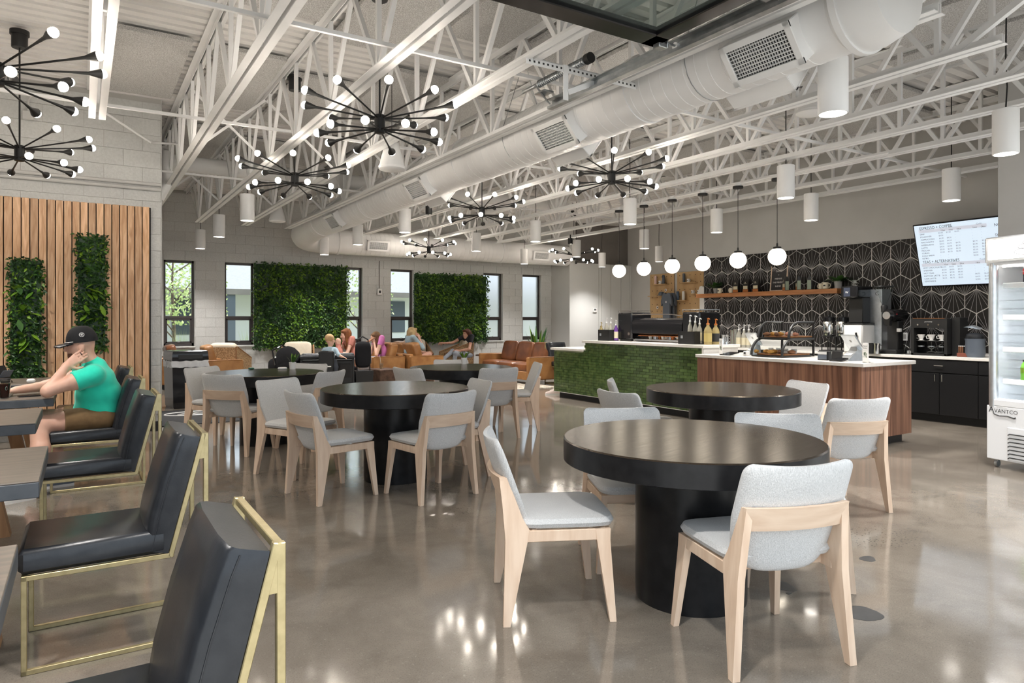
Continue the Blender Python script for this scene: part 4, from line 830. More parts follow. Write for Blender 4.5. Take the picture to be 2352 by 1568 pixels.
for q, (px, py) in enumerate(((1529, 666), (1510, 706))): p = onX(px, py, PX-.08); t = E('price_tag', ('upper', 'lower')[q]+' small white price tag on the left pegboard', 'tag', p, group='price tags'); O('tag_card', MB().box((0, 0, 0), (.004, .07, .07)), K['paper'], t, smooth=False); O('tag_print', MB().box((-.003, 0, 0), (.002, .035, .03)), K['ink'], t, smooth=False)
th = E('thermostat', 'small white thermostat on the pale wall', 'thermostat', onY(1366, 712, 15.12)); O('plate', MB().box((0, -.01, 0), (.13, .02, .12), .005), K['plastic_w'], th); O('display', MB().box((0, -.021, .012), (.07, .002, .05)), mat('lcd', (.12, .13, .13), None, .3), th, smooth=False)
fa = E('fire_alarm', 'white fire alarm strobe with a dark conduit on the window wall', 'alarm', onY(871, 670, BWY-.02)); O('alarm_body', MB().box((0, -.025, 0), (.12, .05, .16), .012), K['plastic_w'], fa); O('strobe', MB().box((0, -.052, .0), (.05, .006, .06), .003), K['grille_dark'], fa); O('alarm_conduit', MB().box((0, -.012, .42), (.012, .02, .68)), K['wall_dark'], fa, smooth=False)
# ------------------------------------------------------------------ espresso machine on the tiled counter
em = E('espresso_machine', 'wide black espresso machine on the tall tiled counter', 'coffee machine', (7.42, 6.80, ATZ))
def bx_(nm, par, c, d, mm, bev=.008, lab=None): return O(nm, MB().box(c, d, bev), mm, par, lab)
for nm, y0 in (('left_tower', 1.42), ('right_tower', 0)):
    tw = bx_(nm, em, (.24, y0+.17, .245), (.44, .34, .43), K['black_gloss'], .02)
    for s in (-1, 1): bx_('foot', tw, (.24+s*.17, y0+.17, .015), (.06, .26, .03), K['black'], .004)
    O('cup_rail', MB().tube([(.03, y0+.01, .49), (.03, y0+.33, .49), (.45, y0+.33, .49), (.45, y0+.01, .49)], .006, 8, closed=True), K['chrome'], tw)
    for a, b in ((.03, .01), (.03, .33), (.45, .33), (.45, .01)): O('rail_post', MB().cyl((a, y0+b, .455), (a, y0+b, .49), .005, n=6), K['chrome'], tw)
    st = MB()
    for q in range(6): a = q*pi/6; st.bar((.016, y0+.06-.03*math.cos(a), .12-.03*math.sin(a)), (.016, y0+.06+.03*math.cos(a), .12+.03*math.sin(a)), .004, .004)
    O('star_emblem', st, K['chrome'], tw, smooth=False)
m = MB(); prof = [(.02, .13), (.02, .27), (.05, .345), (.12, .372), (.43, .372), (.45, .30), (.45, .14), (.30, .10), (.12, .10)]
m.loft([[(x, .34, z) for x, z in prof], [(x, 1.42, z) for x, z in prof]]); O('boiler_body', m, K['black_gloss'], em)
O('curved_rail', MB().tube([(.03, .34, .40), (.03, .55, .425), (.03, .9, .43), (.03, 1.42, .425)], .007, 8), K['chrome'], em); O('drip_tray', MB().box((.25, .88, .03), (.4, 1.0, .03), .004), K['chrome'], em); O('warm_underside', MB().box((.24, .88, .094), (.32, .9, .01)), K['rust'], em, smooth=False)
for q in range(3):
    y = .52+q*.33; g_ = O('group_head', MB().lathe([(.045, .0), (.045, .05), (.03, .06), (0, .06)], 16, T(.30, y, .045)), K['chrome'], em); O('portafilter_handle', MB().tube([(.30, y, .06), (.42, y, .05)], .014, 8), K['black'], g_)
g = random.Random(8)
for q in range(9):
    t = E('espresso_cup', 'small cup or jug under the machine, %s from the right' % ORD[q], 'cup', (7.52+g.uniform(0, .2), 7.22+q*.1, ATZ+.045), 0, 'cups under the espresso machine'); O('cup_body', MB().lathe([(0, 0), (.02, 0), (.032, .045), (.029, .045), (.018, .004), (0, .004)], 14), K[('chrome', 'pot', 'rust')[q % 3]], t)
K['syrup_a'] = mat('amber_bottle', (.30, .20, .05), None, .2, trans=.3); K['syrup_b'] = mat('clear_bottle', (.75, .72, .62), None, .12, trans=.55); K['syrup_v'] = mat('violet_bottle', (.16, .06, .30), None, .2, trans=.2); K['yellow'] = mat('yellow_label', (.46, .36, .13), None, .5); K['olive'] = mat('gold_bottle', (.36, .28, .12), None, .25); K['orange'] = mat('orange_pump', (.55, .17, .03), None, .4)
def pump_bottle(lab, p, h, r, mm, lm, pm, rz=0, grp='pump bottles'):
    t = E('pump_bottle', lab, 'bottle', p, rz, grp)
    O('bottle', MB().lathe([(0, 0), (r, 0), (r, h*.55), (r*.85, h*.66), (r*.38, h*.78), (r*.38, h*.84), (0, h*.84)], 18), mm, t); O('bottle_label', MB().lathe([(r+.001, h*.12), (r+.001, h*.48)], 18), lm, t)
    O('pump', MB().lathe([(r*.42, h*.84), (r*.42, h*.9), (.008, h*.91), (.006, h*1.08), (.012, h*1.09), (.012, h*1.12), (0, h*1.12)], 12).tube([(0, 0, h*1.10), (-.02, -.03, h*1.11), (-.025, -.055, h*1.07)], .006, 6), pm, t)
def caddy(lab, p, w=.26):
    t = E('bottle_caddy', lab, 'caddy', p, 0, 'black bottle boxes'); m = MB()
    for c, d in (((-.1, 0, .09), (.01, w, .18)), ((.1, 0, .09), (.01, w, .18)), ((0, -w/2, .09), (.21, .01, .18)), ((0, w/2, .09), (.21, .01, .18)), ((0, 0, .005), (.2, w, .01))): m.box(c, d)
    O('box_walls', m, K['black'], t, smooth=False); O('box_emblem', MB().box((-.106, w*.28, .1), (.002, .04, .04)), K['silver'], t, smooth=False)
Yof = lambda px, X: onX(px, 734, X).y
XA = 7.38
caddy('black box of pump bottles left of the espresso machine', (XA, Yof(1397, XA), ATZ)); caddy('black box of pump bottles right of the espresso machine', (XA, Yof(1588, XA), ATZ), .30)
pump_bottle('gold pump bottle at the left end of the tall counter', (XA-.05, Yof(1381, XA-.05), ATZ), .27, .045, K['olive'], K['yellow'], K['olive'])
for px, hh, mm, lb in ((1393, .33, 'syrup_b', 'clear pump bottle leftmost in the left black box'), (1403, .33, 'syrup_b', 'clear pump bottle in the middle of the left black box'), (1415, .29, 'syrup_v', 'violet pump bottle in the left black box')): pump_bottle(lb, (XA+.03, Yof(px, XA+.03), ATZ+.011), hh, .036, K[mm], K['lbl'], K['plastic_w'])
for px, hh, mm, lb in ((1585, .36, 'syrup_b', 'clear pump bottle leftmost in the right black box'), (1597, .35, 'syrup_b', 'second clear pump bottle in the right black box'), (1607, .32, 'syrup_b', 'third clear pump bottle in the right black box')): pump_bottle(lb, (XA+.03, Yof(px, XA+.03), ATZ+.011), hh, .034, K[mm], K['lbl'], K['plastic_w'])
pump_bottle('large sauce bottle with yellow label and orange pump', (XA+.02, Yof(1626, XA+.02), ATZ), .33, .055, K['olive'], K['yellow'], K['orange']); pump_bottle('large sauce bottle with dark label and orange pump', (XA+.16, Yof(1644, XA+.16), ATZ), .32, .052, K['olive'], K['ink'], K['orange'])
def steel_jug(lab, p, h, r): t = E('steel_jug', lab, 'jug', p, 0, 'steel jugs behind the counter'); O('jug_body', MB().lathe([(0, 0), (r, 0), (r*.9, h*.7), (r, h), (r*.93, h), (r*.85, h*.7), (r*.9, .01), (0, .01)], 18), K['chrome'], t); O('jug_handle', MB().tube([(0, -r*.9, h*.9), (0, -r*1.8, h*.8), (0, -r*1.7, h*.3), (0, -r*.95, h*.2)], .005, 6), K['chrome'], t)
for q, (px, X) in enumerate(((1660, 7.7), (1668, 7.75))): steel_jug(('left', 'right')[q]+' small steel milk jug beside the sauce bottles', (X, Yof(px, X), ATZ), .13, .04)
for q, (px, h) in enumerate(((1683, .20), (1690, .22))): steel_jug(('left', 'right')[q]+' tall steel shaker on the back counter', (9.95, Yof(px, 9.95), BTZ), h+.1, .05)
for q, px in enumerate((1697, 1709, 1720)): pump_bottle(('left', 'middle', 'right')[q]+' white pump bottle on the back counter', (9.9, Yof(px, 9.9), BTZ), .36, .045, K['syrup_b'], K['lbl'], K['plastic_w'])
bl = E('blender', 'black blender with clear jug on the back counter', 'blender', (9.95, Yof(1746, 9.95), BTZ)); O('motor_base', MB().box((0, 0, .11), (.2, .2, .22), .02), K['black'], bl); O('blender_jug', MB().loft([[(-.05, -.05, .22), (.05, -.05, .22), (.05, .05, .22), (-.05, .05, .22)], [(-.085, -.085, .42), (.085, -.085, .42), (.085, .085, .42), (-.085, .085, .42)]]), K['glass'], bl); O('blender_lid', MB().box((0, 0, .44), (.17, .17, .04), .01), K['black'], bl)
# ------------------------------------------------------------------ pastry case
pc = E('pastry_case', 'two tier curved acrylic pastry case with black frames', 'display case', (7.10, 5.20, WTZ))
Wd = .44
def tierprof(x0, z0, h, d=.62, n=8):
    r = h; return [(x0+r*(1-math.cos(i/n*pi/2)), z0+r*math.sin(i/n*pi/2)) for i in range(n+1)]+[(d, z0+h)]
for tn, x0, z0, h in (('lower_tier', 0, .02, .20), ('upper_tier', .13, .235, .19)):
    pf_ = tierprof(x0, z0, h); tr_ = O(tn, MB().box((x0+(.62-x0)/2, Wd/2, z0-.008), (.62-x0, Wd, .016), .002), K['black'], pc)
    for y in (0, Wd): O('arc_frame', MB().tube([(x, y, z) for x, z in pf_], .016, 8), K['black'], tr_)
    m = MB(); k = len(pf_); m.add([(x, .004, z) for x, z in pf_]+[(x, Wd-.004, z) for x, z in pf_], [(i, i+1, k+i+1, k+i) for i in range(k-1)]); O('curved_cover', m, K['glass'], tr_)
    for y in (.002, Wd-.002): q_ = [(x, y, z) for x, z in pf_]+[(.62, y, z0)]; O('end_pane', MB().add(q_, [list(range(len(q_)))]), K['glass'], tr_, smooth=False)
    for y in (0, Wd): O('rear_post', MB().bar((.62, y, z0-.016), (.62, y, z0+h), .02, .02), K['black'], tr_, smooth=False)
    O('wood_tray', MB().box((x0+.33-x0*.2, Wd/2, z0+.012), (.5-x0*.5, Wd-.04, .018), .003), K['shelf_wood'], tr_)
K['pastry'] = mat('golden_pastry', (.62, .33, .07), (.45, .20, .035), .5, sc=22, bump=.4); K['choc'] = mat('brown_pastry', (.16, .065, .03), (.25, .11, .05), .6, sc=22, bump=.4); K['pinkp'] = mat('pink_pastry', (.60, .28, .20), (.45, .2, .12), .6, sc=22, bump=.5); g = random.Random(21)
pn = 0
for x0, z, kinds, lv in ((.06, .042, ('pastry', 'pastry', 'pastry', 'pastry', 'choc', 'choc'), 'lower'), (.20, .257, ('choc', 'pastry', 'pastry', 'choc', 'pinkp', 'pinkp'), 'upper')):
    for q, kk in enumerate(kinds):
        t = E('pastry', '%s pastry on the %s case shelf, %s from the left' % ({'pastry': 'golden', 'choc': 'brown', 'pinkp': 'pinkish'}[kk], lv, ORD[q]), 'pastry', (7.10+x0+.03+.07*(q % 3)+.05*(q > 3), 5.20+.39-q*.064, WTZ+z), g.uniform(0, 3), 'pastries in the case')
        m = MB(); pts = [(.05*math.cos(a), .05*math.sin(a)*.8, .022) for a in [pi*.15+i*pi*.7/8 for i in range(9)]]; m.tube(pts, [.006, .014, .02, .024, .026, .024, .02, .014, .006], 10); m.sq((0, .03, .02), (.08, .06, .04), .8, 12, 6); O('crust', m, K[kk], t)
for q in range(7):
    lv = 0 if q < 4 else 1; t = E('pastry_card', 'white price card on the %s case shelf, %s from the left' % (('lower', 'upper')[lv], ORD[q % 4]), 'card', (7.10+.30+.08*lv, 5.58-(q % 4)*.11, WTZ+(.042, .257)[lv]), 0, 'cards in the pastry case'); O('card_face', MB().box((0, 0, .03), (.003, .075, .055), 0, RY(A(12))), K['paper'], t, smooth=False); O('card_print', MB().box((-.003, 0, .033), (.001, .045, .012), 0, RY(A(12))), K['pot_grey'], t, smooth=False)
# ------------------------------------------------------------------ tills, signs and readers on the wood counter
def sign(lab, px, py, X):
    p = onX(px, py, X); t = E('drinks_sign', lab, 'sign', (X, p.y, WTZ), A(-28), 'seasonal drinks signs'); w, h = .105, .21
    O('card', MB().box((0, 0, h/2), (.006, w, h), .001), K['paper'], t); O('foot', MB().box((.03, 0, .003), (.07, w, .006)), K['glass'], t, smooth=False)
    mk = lambda z: Matrix(((0, 0, -1, -.0045), (-1, 0, 0, 0), (0, 1, 0, z), (0, 0, 0, 1)))
    O('headline', MB().text('Seasonal', .024, mk(.172), 'CENTER').text('Drinks', .024, mk(.148), 'CENTER'), K['ink'], t, smooth=False)
    gm = MB(); gr = random.Random(px)
    for q in range(3): gm.text('~~~~~~~~', .016, mk(.122-q*.034), 'CENTER')
    O('fine_print', gm, K['leaf_mid'], t, smooth=False); O('green_scribble', MB().tube([(-.0045, .03*math.cos(a*1.7)*.8, .085+.028*math.sin(a*2.9)) for a in [i*.4 for i in range(20)]], .0012, 4), K['leaf_mid'], t)
sign('white seasonal drinks card left on the wood counter', 1656, 815, 7.12); sign('white seasonal drinks card at the right end of the wood counter', 1988, 832, 7.08)
def till(lab, p, rz):
    t = E('till_tablet', lab, 'till', p, rz, 'tablet tills'); O('stand', MB().loft([[(-.09, -.09, 0), (.09, -.09, 0), (.09, .09, 0), (-.09, .09, 0)], [(.03, -.07, .11), (.09, -.07, .11), (.09, .07, .11), (.03, .07, .11)], [(.04, -.05, .15), (.07, -.05, .15), (.07, .05, .15), (.04, .05, .15)]]), K['silver'], t, ang=20)
    M_ = T(.02, 0, .205) @ RY(A(58)); tb = O('tablet', MB().box((0, 0, 0), (.20, .27, .016), .006, M_), K['silver'], t); O('tablet_screen', MB().box((0, 0, .009), (.19, .26, .002), 0, M_), K['black_gloss'], tb, smooth=False); O('logo_square', MB().box((-.02, 0, -.009), (.03, .03, .002), 0, M_), K['pot_grey'], tb, smooth=False)
    O('notice', MB().box((0, 0, 0), (.002, .12, .035), 0, T(-.022, 0, .07) @ RY(A(46))), K['paper'], t, smooth=False); O('notice_print', MB().box((-.002, 0, 0), (.001, .1, .004), 0, T(-.022, 0, .075) @ RY(A(46))).box((-.002, 0, 0), (.001, .08, .004), 0, T(-.022, 0, .066) @ RY(A(46))), K['blue'], t, smooth=False)
till('grey tablet till left of the pastry case', (7.45, Yof(1728, 7.45), WTZ), A(-20)); till('grey tablet till right of the pastry case', (7.35, Yof(1953, 7.35), WTZ), A(-25))
O('flat_tablet', MB().box((0, 0, .018), (.20, .16, .012), .004, RY(A(-8))), K['black_gloss'], None, 'black tablet lying on the wood counter beside the left sign', 'tablet', loc=(7.13, Yof(1676, 7.13), WTZ))
t = E('card_reader', 'small white card reader beside the left till', 'card reader', (7.15, Yof(1714, 7.15), WTZ)); O('reader_body', MB().box((0, 0, .03), (.06, .06, .06), .01), K['plastic_w'], t); O('reader_face', MB().box((-.031, 0, .035), (.002, .03, .03)), K['ink'], t, smooth=False)
t = E('receipt_terminal', 'black receipt stand with angled pad beside the right till', 'terminal', (7.12, Yof(1925, 7.12), WTZ)); O('upright', MB().box((.05, .05, .06), (.03, .12, .12), .006, RY(A(10))), K['black'], t); O('pad', MB().box((-.03, -.03, .02), (.15, .14, .02), .005, RY(A(-9))), K['black_gloss'], t)
t = E('gift_card_box', 'dark box of gift cards by the pastry case', 'box', (7.16, Yof(1894, 7.16), WTZ)); O('box_body', MB().box((0, 0, .05), (.09, .12, .10), .003), K['black'], t); O('card_stack', MB().box((-.048, 0, .035), (.003, .11, .05)), K['tumbler'], t, smooth=False); O('card_top', MB().box((-.048, 0, .08), (.003, .11, .03)), K['paper'], t, smooth=False)
# ------------------------------------------------------------------ back counter machines
def airpot(lab, px):
    t = E('coffee_dispenser', lab, 'dispenser', (9.95, Yof(px, 9.95), BTZ), 0, 'steel coffee dispensers'); m = MB()
    for a in (-.07, .07): m.bar((-.08, a, 0), (-.08, a, .22), .012).bar((.08, a, 0), (.08, a, .22), .012)
    O('stand', m.box((0, 0, .225), (.22, .2, .012)).box((0, 0, .006), (.22, .2, .012)), K['black'], t, smooth=False); O('urn', MB().lathe([(0, .232), (.085, .232), (.09, .25), (.09, .47), (.085, .48)], 28), K['chrome'], t); O('urn_base', MB().lathe([(.087, .23), (.09, .26), (.092, .26)], 24), K['black'], t); O('urn_lid', MB().lathe([(.092, .46), (.094, .52), (.08, .535), (.02, .54), (.018, .56), (0, .562)], 28), K['black_gloss'], t); O('tap', MB().tube([(-.09, 0, .28), (-.13, 0, .28), (-.13, 0, .25)], .012, 8), K['black'], t); O('handwriting', MB().tube([(-.0915, .05-.012*i, .42+.012*(i % 2)) for i in range(9)], .0025, 4), K['ink'], t)
airpot('left steel coffee dispenser on a stand', 1904); airpot('right steel coffee dispenser beside the tall brewer', 1936)
br = E('brewer', 'tall steel and white brewer with a small lit touch screen', 'coffee machine', (9.85, Yof(1985, 9.85), BTZ)); 
bx_('rear_column', br, (.24, -.02, .47), (.26, .36, .94), K['silver'], .004); bx_('base_block', br, (.0, .06, .21), (.40, .30, .42), K['pot'], .02); bx_('drip_lip', br, (0, .06, .43), (.40, .31, .02), K['black'], .004); bx_('head', br, (-.02, .10, .90), (.42, .26, .17), K['black_gloss'], .015); bx_('spout_shroud', br, (.04, .08, .63), (.26, .22, .38), K['black'], .01)
O('touch_screen', MB().box((-.232, .13, .90), (.003, .10, .13)), mat('dim_screen', (.02, .02, .03), None, .2, em=(.05, .07, .10), ems=.5), br, smooth=False); O('screen_icon', MB().text('W', .045, Matrix(((0, 0, -1, -.235), (-1, 0, 0, .13), (0, 1, 0, .88), (0, 0, 0, 1))), 'CENTER'), K['paper'], br, smooth=False); O('base_handle', MB().tube([(-.21, -.01, .17), (-.23, -.01, .30)], .014, 8), K['black'], br); O('maker_mark', MB().text('C', .08, Matrix(((0, 0, -1, .108), (-1, 0, 0, -.13), (0, 1, 0, .85), (0, 0, 0, 1))), 'CENTER'), K['ink'], br, smooth=False)
gr = E('coffee_grinder', 'black coffee grinder with a clear cone hopper', 'grinder', (9.88, Yof(2046, 9.88), BTZ)); O('grinder_stand', MB().box((.05, 0, .03), (.3, .26, .06), .01).box((.08, -.02, .26), (.14, .16, .42), .01), K['black'], gr); O('motor', MB().tube([(.25, -.03, .55), (-.12, -.03, .55)], .09, 20), K['black_gloss'], gr); O('burr_cap', MB().tube([(-.12, -.03, .55), (-.17, -.03, .55)], .055, 18), K['chrome'], gr); O('hopper', MB().lathe([(.03, .68), (.035, .72), (.12, .93), (.125, .97), (.118, .97), (.11, .93), (.028, .72)], 26, T(-.08, .05, 0)), K['glass'], gr); O('hopper_neck', MB().lathe([(.04, .60), (.045, .68), (.035, .70)], 18, T(-.08, .05, 0)), K['black'], gr); O('hopper_rim', MB().lathe([(.126, .955), (.13, .965), (.126, .975)], 26, T(-.08, .05, 0)), K['black'], gr); O('chute', MB().loft([[(-.15, -.06, .40), (-.09, -.06, .40), (-.09, 0, .40), (-.15, 0, .40)], [(-.17, -.08, .52), (-.07, -.08, .52), (-.07, .02, .52), (-.17, .02, .52)]]), K['black'], gr); O('red_badge', MB().add([(-.05, -.124, .56), (-.08, -.124, .56), (-.065, -.124, .59)], [(0, 1, 2)]), mat('red_badge', (.6, .04, .05), None, .4), gr, smooth=False); O('grinder_switch', MB().box((-.0, -.12, .34), (.05, .05, .05), .004), K['pot'], gr)
Y0, Y1 = 4.62, 5.09; po = E('pour_over_stand', 'black pour over brewing stand holding three white drippers', 'brewer', (9.78, Y0, BTZ)); w = Y1-Y0
for nm, c, d in (('top_bar', (.18, w/2, .44), (.36, w, .13)), ('side_panel', (.18, .02, .19), (.36, .04, .38)), ('side_panel', (.18, w-.02, .19), (.36, .04, .38)), ('base_plate', (.18, w/2, .015), (.36, w, .03)), ('shelf_bar', (.1, w/2, .195), (.10, w-.08, .012)), ('rear_tower', (.24, -.05, .26), (.22, .10, .52))): bx_(nm, po, c, d, K['black'], .004)
O('top_trim', MB().box((.0, w/2, .507), (.012, w-.06, .004)), K['shelf_wood'], po, smooth=False)
for q in range(3): O('control_knob', MB().tube([(-.002, .10+q*.135, .42), (-.014, .10+q*.135, .42)], .012, 12), K['chrome'], po)
O('brand_text', MB().text('poursteady', .022, Matrix(((0, 0, -1, -.003), (-1, 0, 0, w/2), (0, 1, 0, .455), (0, 0, 0, 1))), 'CENTER'), K['paper'], po, smooth=False)
for q in range(3):
    p = (9.86, Y0+.10+q*.135, BTZ); d = E('coffee_dripper', '%s white ceramic dripper in the black stand' % ('right', 'middle', 'left')[q], 'dripper', (p[0], p[1], BTZ+.202), 0, 'white coffee drippers'); O('cone', MB().lathe([(.035, 0), (.04, .006), (.02, .012), (.052, .085), (.048, .085), (.016, .014), (0, .014)], 22), K['pot'], d); O('dripper_handle', MB().tube([(0, .045, .07), (0, .07, .06), (0, .062, .03), (0, .028, .03)], .006, 8), K['pot'], d)
    c = E('glass_carafe', '%s glass carafe under the drippers' % ('right', 'middle', 'left')[q], 'carafe', (p[0], p[1], BTZ+.031), 0, 'glass carafes'); O('carafe_body', MB().lathe([(0, 0), (.05, 0), (.055, .01), (.05, .07), (.035, .09), (.042, .12), (.039, .12), (.032, .09), (.047, .07), (.05, .012), (0, .005)], 22), K['glass'], c); O('carafe_band', MB().lathe([(.04, .085), (.04, .1)], 20), K['silver'], c)
ra = E('tube_rack', 'small wooden rack of glass tubes of coffee beans', 'rack', (9.86, Yof(2213, 9.86), BTZ)); O('rack_base', MB().box((0, 0, .025), (.08, .13, .05), .004), mat('red_wood', (.18, .05, .03), None, .5), ra)
for q in range(6): tu = O('glass_tube', MB().cyl((0, -.052+q*.021, .05), (0, -.052+q*.021, .135), .008, n=10), K['choc'] if q > 2 else K['glass'], ra); O('tube_cap', MB().cyl((0, -.052+q*.021, .135), (0, -.052+q*.021, .145), .009, n=10), K['plastic_w'], tu)
sk = E('knock_bin', 'dark sack lined bin with a steel scoop beside the fridge', 'bin', (9.90, Yof(2240, 9.90), BTZ)); O('sack', MB().lathe([(0, 0), (.10, 0), (.115, .05), (.11, .2), (.118, .24), (.108, .24), (.1, .2), (0, .19)], 20), K['tumbler'], sk); O('folded_cloth', MB().sq((0, 0, .26), (.2, .2, .12), .7, 14, 6), K['black_leather'], sk); O('scoop', MB().loft([[(-.08, -.09, .36), (.0, -.09, .38), (.0, .0, .40), (-.08, .0, .38)], [(-.06, .02, .40), (.02, .02, .42), (.05, .1, .41), (-.05, .12, .39)]]), K['silver'], sk)
for q, (px, hh) in enumerate(((2073, .1), (2083, .17))): t = E('glass_bottle', ('short', 'tall')[q]+' clear glass beside the black grinder', 'glass', (9.85, Yof(px, 9.85), BTZ), 0, 'glasses by the grinder'); O('glass_body', MB().lathe([(0, 0), (.03, 0), (.033, hh), (.030, hh), (.027, .008), (0, .008)], 16), K['glass'], t)
for q, (px, X) in enumerate(((2003, 9.7), (2014, 9.68))): t = E('black_pitcher', ('left', 'right')[q]+' dark pitcher in front of the brewer', 'pitcher', (X, Yof(px, X), BTZ), 0, 'dark pitchers'); O('pitcher_body', MB().lathe([(0, 0), (.045, 0), (.04, .12), (.046, .15), (.04, .15), (.036, .12), (0, .01)], 16), K['black'] if q == 0 else K['chrome'], t); O('pitcher_handle', MB().tube([(0, -.04, .13), (0, -.075, .12), (0, -.07, .05), (0, -.042, .04)], .006, 6), K['black'], t)
t = E('wall_outlet', 'white wall outlet on the black tiles near the grinder', 'outlet', (10.335, Yof(2078, 10.33), 1.13)); O('outlet_plate', MB().box((0, 0, 0), (.008, .08, .12), .002), K['plastic_w'], t); O('outlet_socket', MB().box((-.006, 0, 0), (.004, .04, .07)), K['pot_grey'], t, smooth=False)
# ------------------------------------------------------------------ open drinks fridge
FX = onZ(2266, 1069); FR = Matrix.Translation((FX.x, FX.y, 0)) @ RZ(A(-100.4))
fr = E('drinks_fridge', 'white open front drinks fridge with a lit header', 'fridge', M=FR); FWd, FD = .78, .66
O('lower_panel', MB().box((FWd/2, FD/2+.0, .325), (FWd, FD, .50), .006), K['fridge'], fr); O('grille_panel', MB().box((FWd/2+.07, -.004, .24), (FWd-.24, .012, .30), .004), K['fridge'], fr)
for q in range(7): O('vent_slot', MB().tube([(.20, -.012, .115+q*.036-.012), (.215, -.014, .115+q*.036), (FWd-.1, -.014, .115+q*.036)], .0045, 6), K['grille_dark'], fr)
for s in (.06, FWd-.06): O('caster', MB().tube([(s-.012, .06, .032), (s+.012, .06, .032)], .03, 14).box((s, .06, .062), (.03, .03, .03)), K['steel'], fr)
O('header', MB().box((FWd/2, .10, 2.03), (FWd, .26, .24), .012), K['silver'], fr); K['header'] = mat('lit_header', (1, 1, 1), None, .3, em=(1, 1, 1), ems=1.1); O('header_light', MB().box((FWd/2, -.031, 2.03), (FWd-.06, .006, .185), .003), K['header'], fr)
M_ = Matrix(((1, 0, 0, .40), (0, 0, 1, -.036), (0, 1, 0, 2.0), (0, 0, 0, 1))) 
def outline(pts): return MB().tube([(x, -.0365, z) for x, z in pts], .0022, 5, closed=True)
el = lambda cx, cz, a, b, n=20: [(cx+a*math.cos(2*pi*i/n), cz+b*math.sin(2*pi*i/n)) for i in range(n)]
for cx, cz, a, b in ((.40, 1.995, .13, .033), (.40, 2.04, .10, .026), (.40, 2.075, .06, .018)): O('header_drawing', outline(el(cx, cz, a, b)), K['ink'], fr)
for s in (0, 1): O('side_post', MB().tube([(.045+s*(FWd-.09), .03, .57), (.045+s*(FWd-.09), .03, 1.92)], .038, 16), K['silver'], fr)
K['mirror'] = mat('fridge_side_mirror', (.86, .89, .92), None, .06, metal=.7)
O('rear_wall', MB().box((FWd/2, FD-.03, 1.24), (FWd, .06, 1.36)), K['fridge'], fr, smooth=False); O('roof', MB().box((FWd/2, FD/2, 1.915), (FWd, FD, .05)), K['fridge'], fr, smooth=False)
for s in (0, 1): O('side_wall', MB().box((.012+s*(FWd-.024), FD/2+.03, 1.24), (.018, FD-.1, 1.34)), K['mirror'], fr, smooth=False)
for q in range(14): O('wall_slot', MB().box((FWd/2, FD-.062, .64+q*.085), (FWd-.1, .004, .006)), K['pot_grey'], fr, smooth=False)
O('deck_front', MB().box((FWd/2, .06, .605), (FWd-.08, .12, .07), .01), K['fridge'], fr)
O('strip_light', MB().box((FWd/2, .16, 1.882), (FWd-.1, .03, .012)), K['lens'], fr, smooth=False)
K['led'] = mat('fridge_led', (1, 1, 1), None, .3, em=(.95, .98, 1), ems=16); SH = [.80, 1.10, 1.40, 1.70]; K['fshelf'] = mat('fridge_shelf', (.85, .87, .88), None, .35)
for z in SH:
    s = O('shelf', MB().box((FWd/2+.02, .36, z), (FWd-.1, .46, .015), .003), K['fshelf'], fr); O('price_rail', MB().box((FWd/2+.02, .125, z), (FWd-.1, .02, .05), .006), K['fshelf'], s); O('shelf_light', MB().box((FWd/2, .15, z-.014), (FWd-.12, .015, .008)), K['led'], s, smooth=False)
K['cola'] = mat('dark_cola', (.012, .006, .005), None, .08); K['red'] = mat('red_label', (.62, .012, .02), None, .4); K['ojuice'] = mat('orange_juice', (.80, .36, .03), None, .2); K['gjuice'] = mat('green_juice', (.18, .48, .06), None, .2); K['yjuice'] = mat('yellow_juice', (.80, .62, .08), None, .2)
def drink(lab, x, y, z, body, label, cap, h, word=None):
    p = FR @ Vector((x, y, z)); t = E('drink_bottle', lab, 'bottle', p, A(-100.4), 'bottles in the fridge'); r = .032
    O('bottle', MB().lathe([(0, 0), (r*.9, 0), (r, .01), (r*.93, h*.3), (r, h*.45), (r, h*.62), (r*.75, h*.78), (r*.4, h*.9), (r*.4, h*.94), (0, h*.94)], 20), body, t); O('wrap', MB().lathe([(r+.001, h*.40), (r+.001, h*.64)], 20), label, t); O('bottle_cap', MB().lathe([(r*.44, h*.92), (r*.44, h), (0, h)], 14), cap, t)
    if word: O('wrap_print', MB().text(word, .0135, Matrix(((1, 0, 0, 0), (0, 0, -1, -r-.004), (0, 1, 0, h*.5), (0, 0, 0, 1))), 'CENTER'), K['paper'], t, smooth=False)
for q in range(6): drink('dark cola bottle with red label on the top fridge shelf, %s from the left' % ORD[q], .262+q*.075, .16, 1.709, K['cola'], K['red'], K['red'] if q else K['black'], .22, 'Coca-Cola')
for q in range(7): drink('%s juice bottle on the lowest fridge shelf, %s from the left' % (('green', 'orange', 'yellow')[q % 3], ORD[q]), .24+q*.07, .16, .809, K[('gjuice', 'ojuice', 'yjuice')[q % 3]], K[('leaf_lime', 'ojuice', 'yjuice')[q % 3]], K['black'], .20)
for q in range(3): drink('green topped water bottle on the third fridge shelf, %s from the left' % ORD[q], .45+q*.09, .22, 1.409, K['syrup_b'], K['gjuice'], K['gjuice'], .21)
lg = MB(); Ml = Matrix(((1, 0, 0, .02), (0, 0, -1, -.003), (0, 1, 0, .515), (0, 0, 0, 1))); lg.text('A', .075, Ml @ Matrix.Shear('XZ', 4, (.25, 0)) if False else Ml, 'LEFT'); lg.text('VANTCO', .05, Ml @ T(.052, 0, 0), 'LEFT')
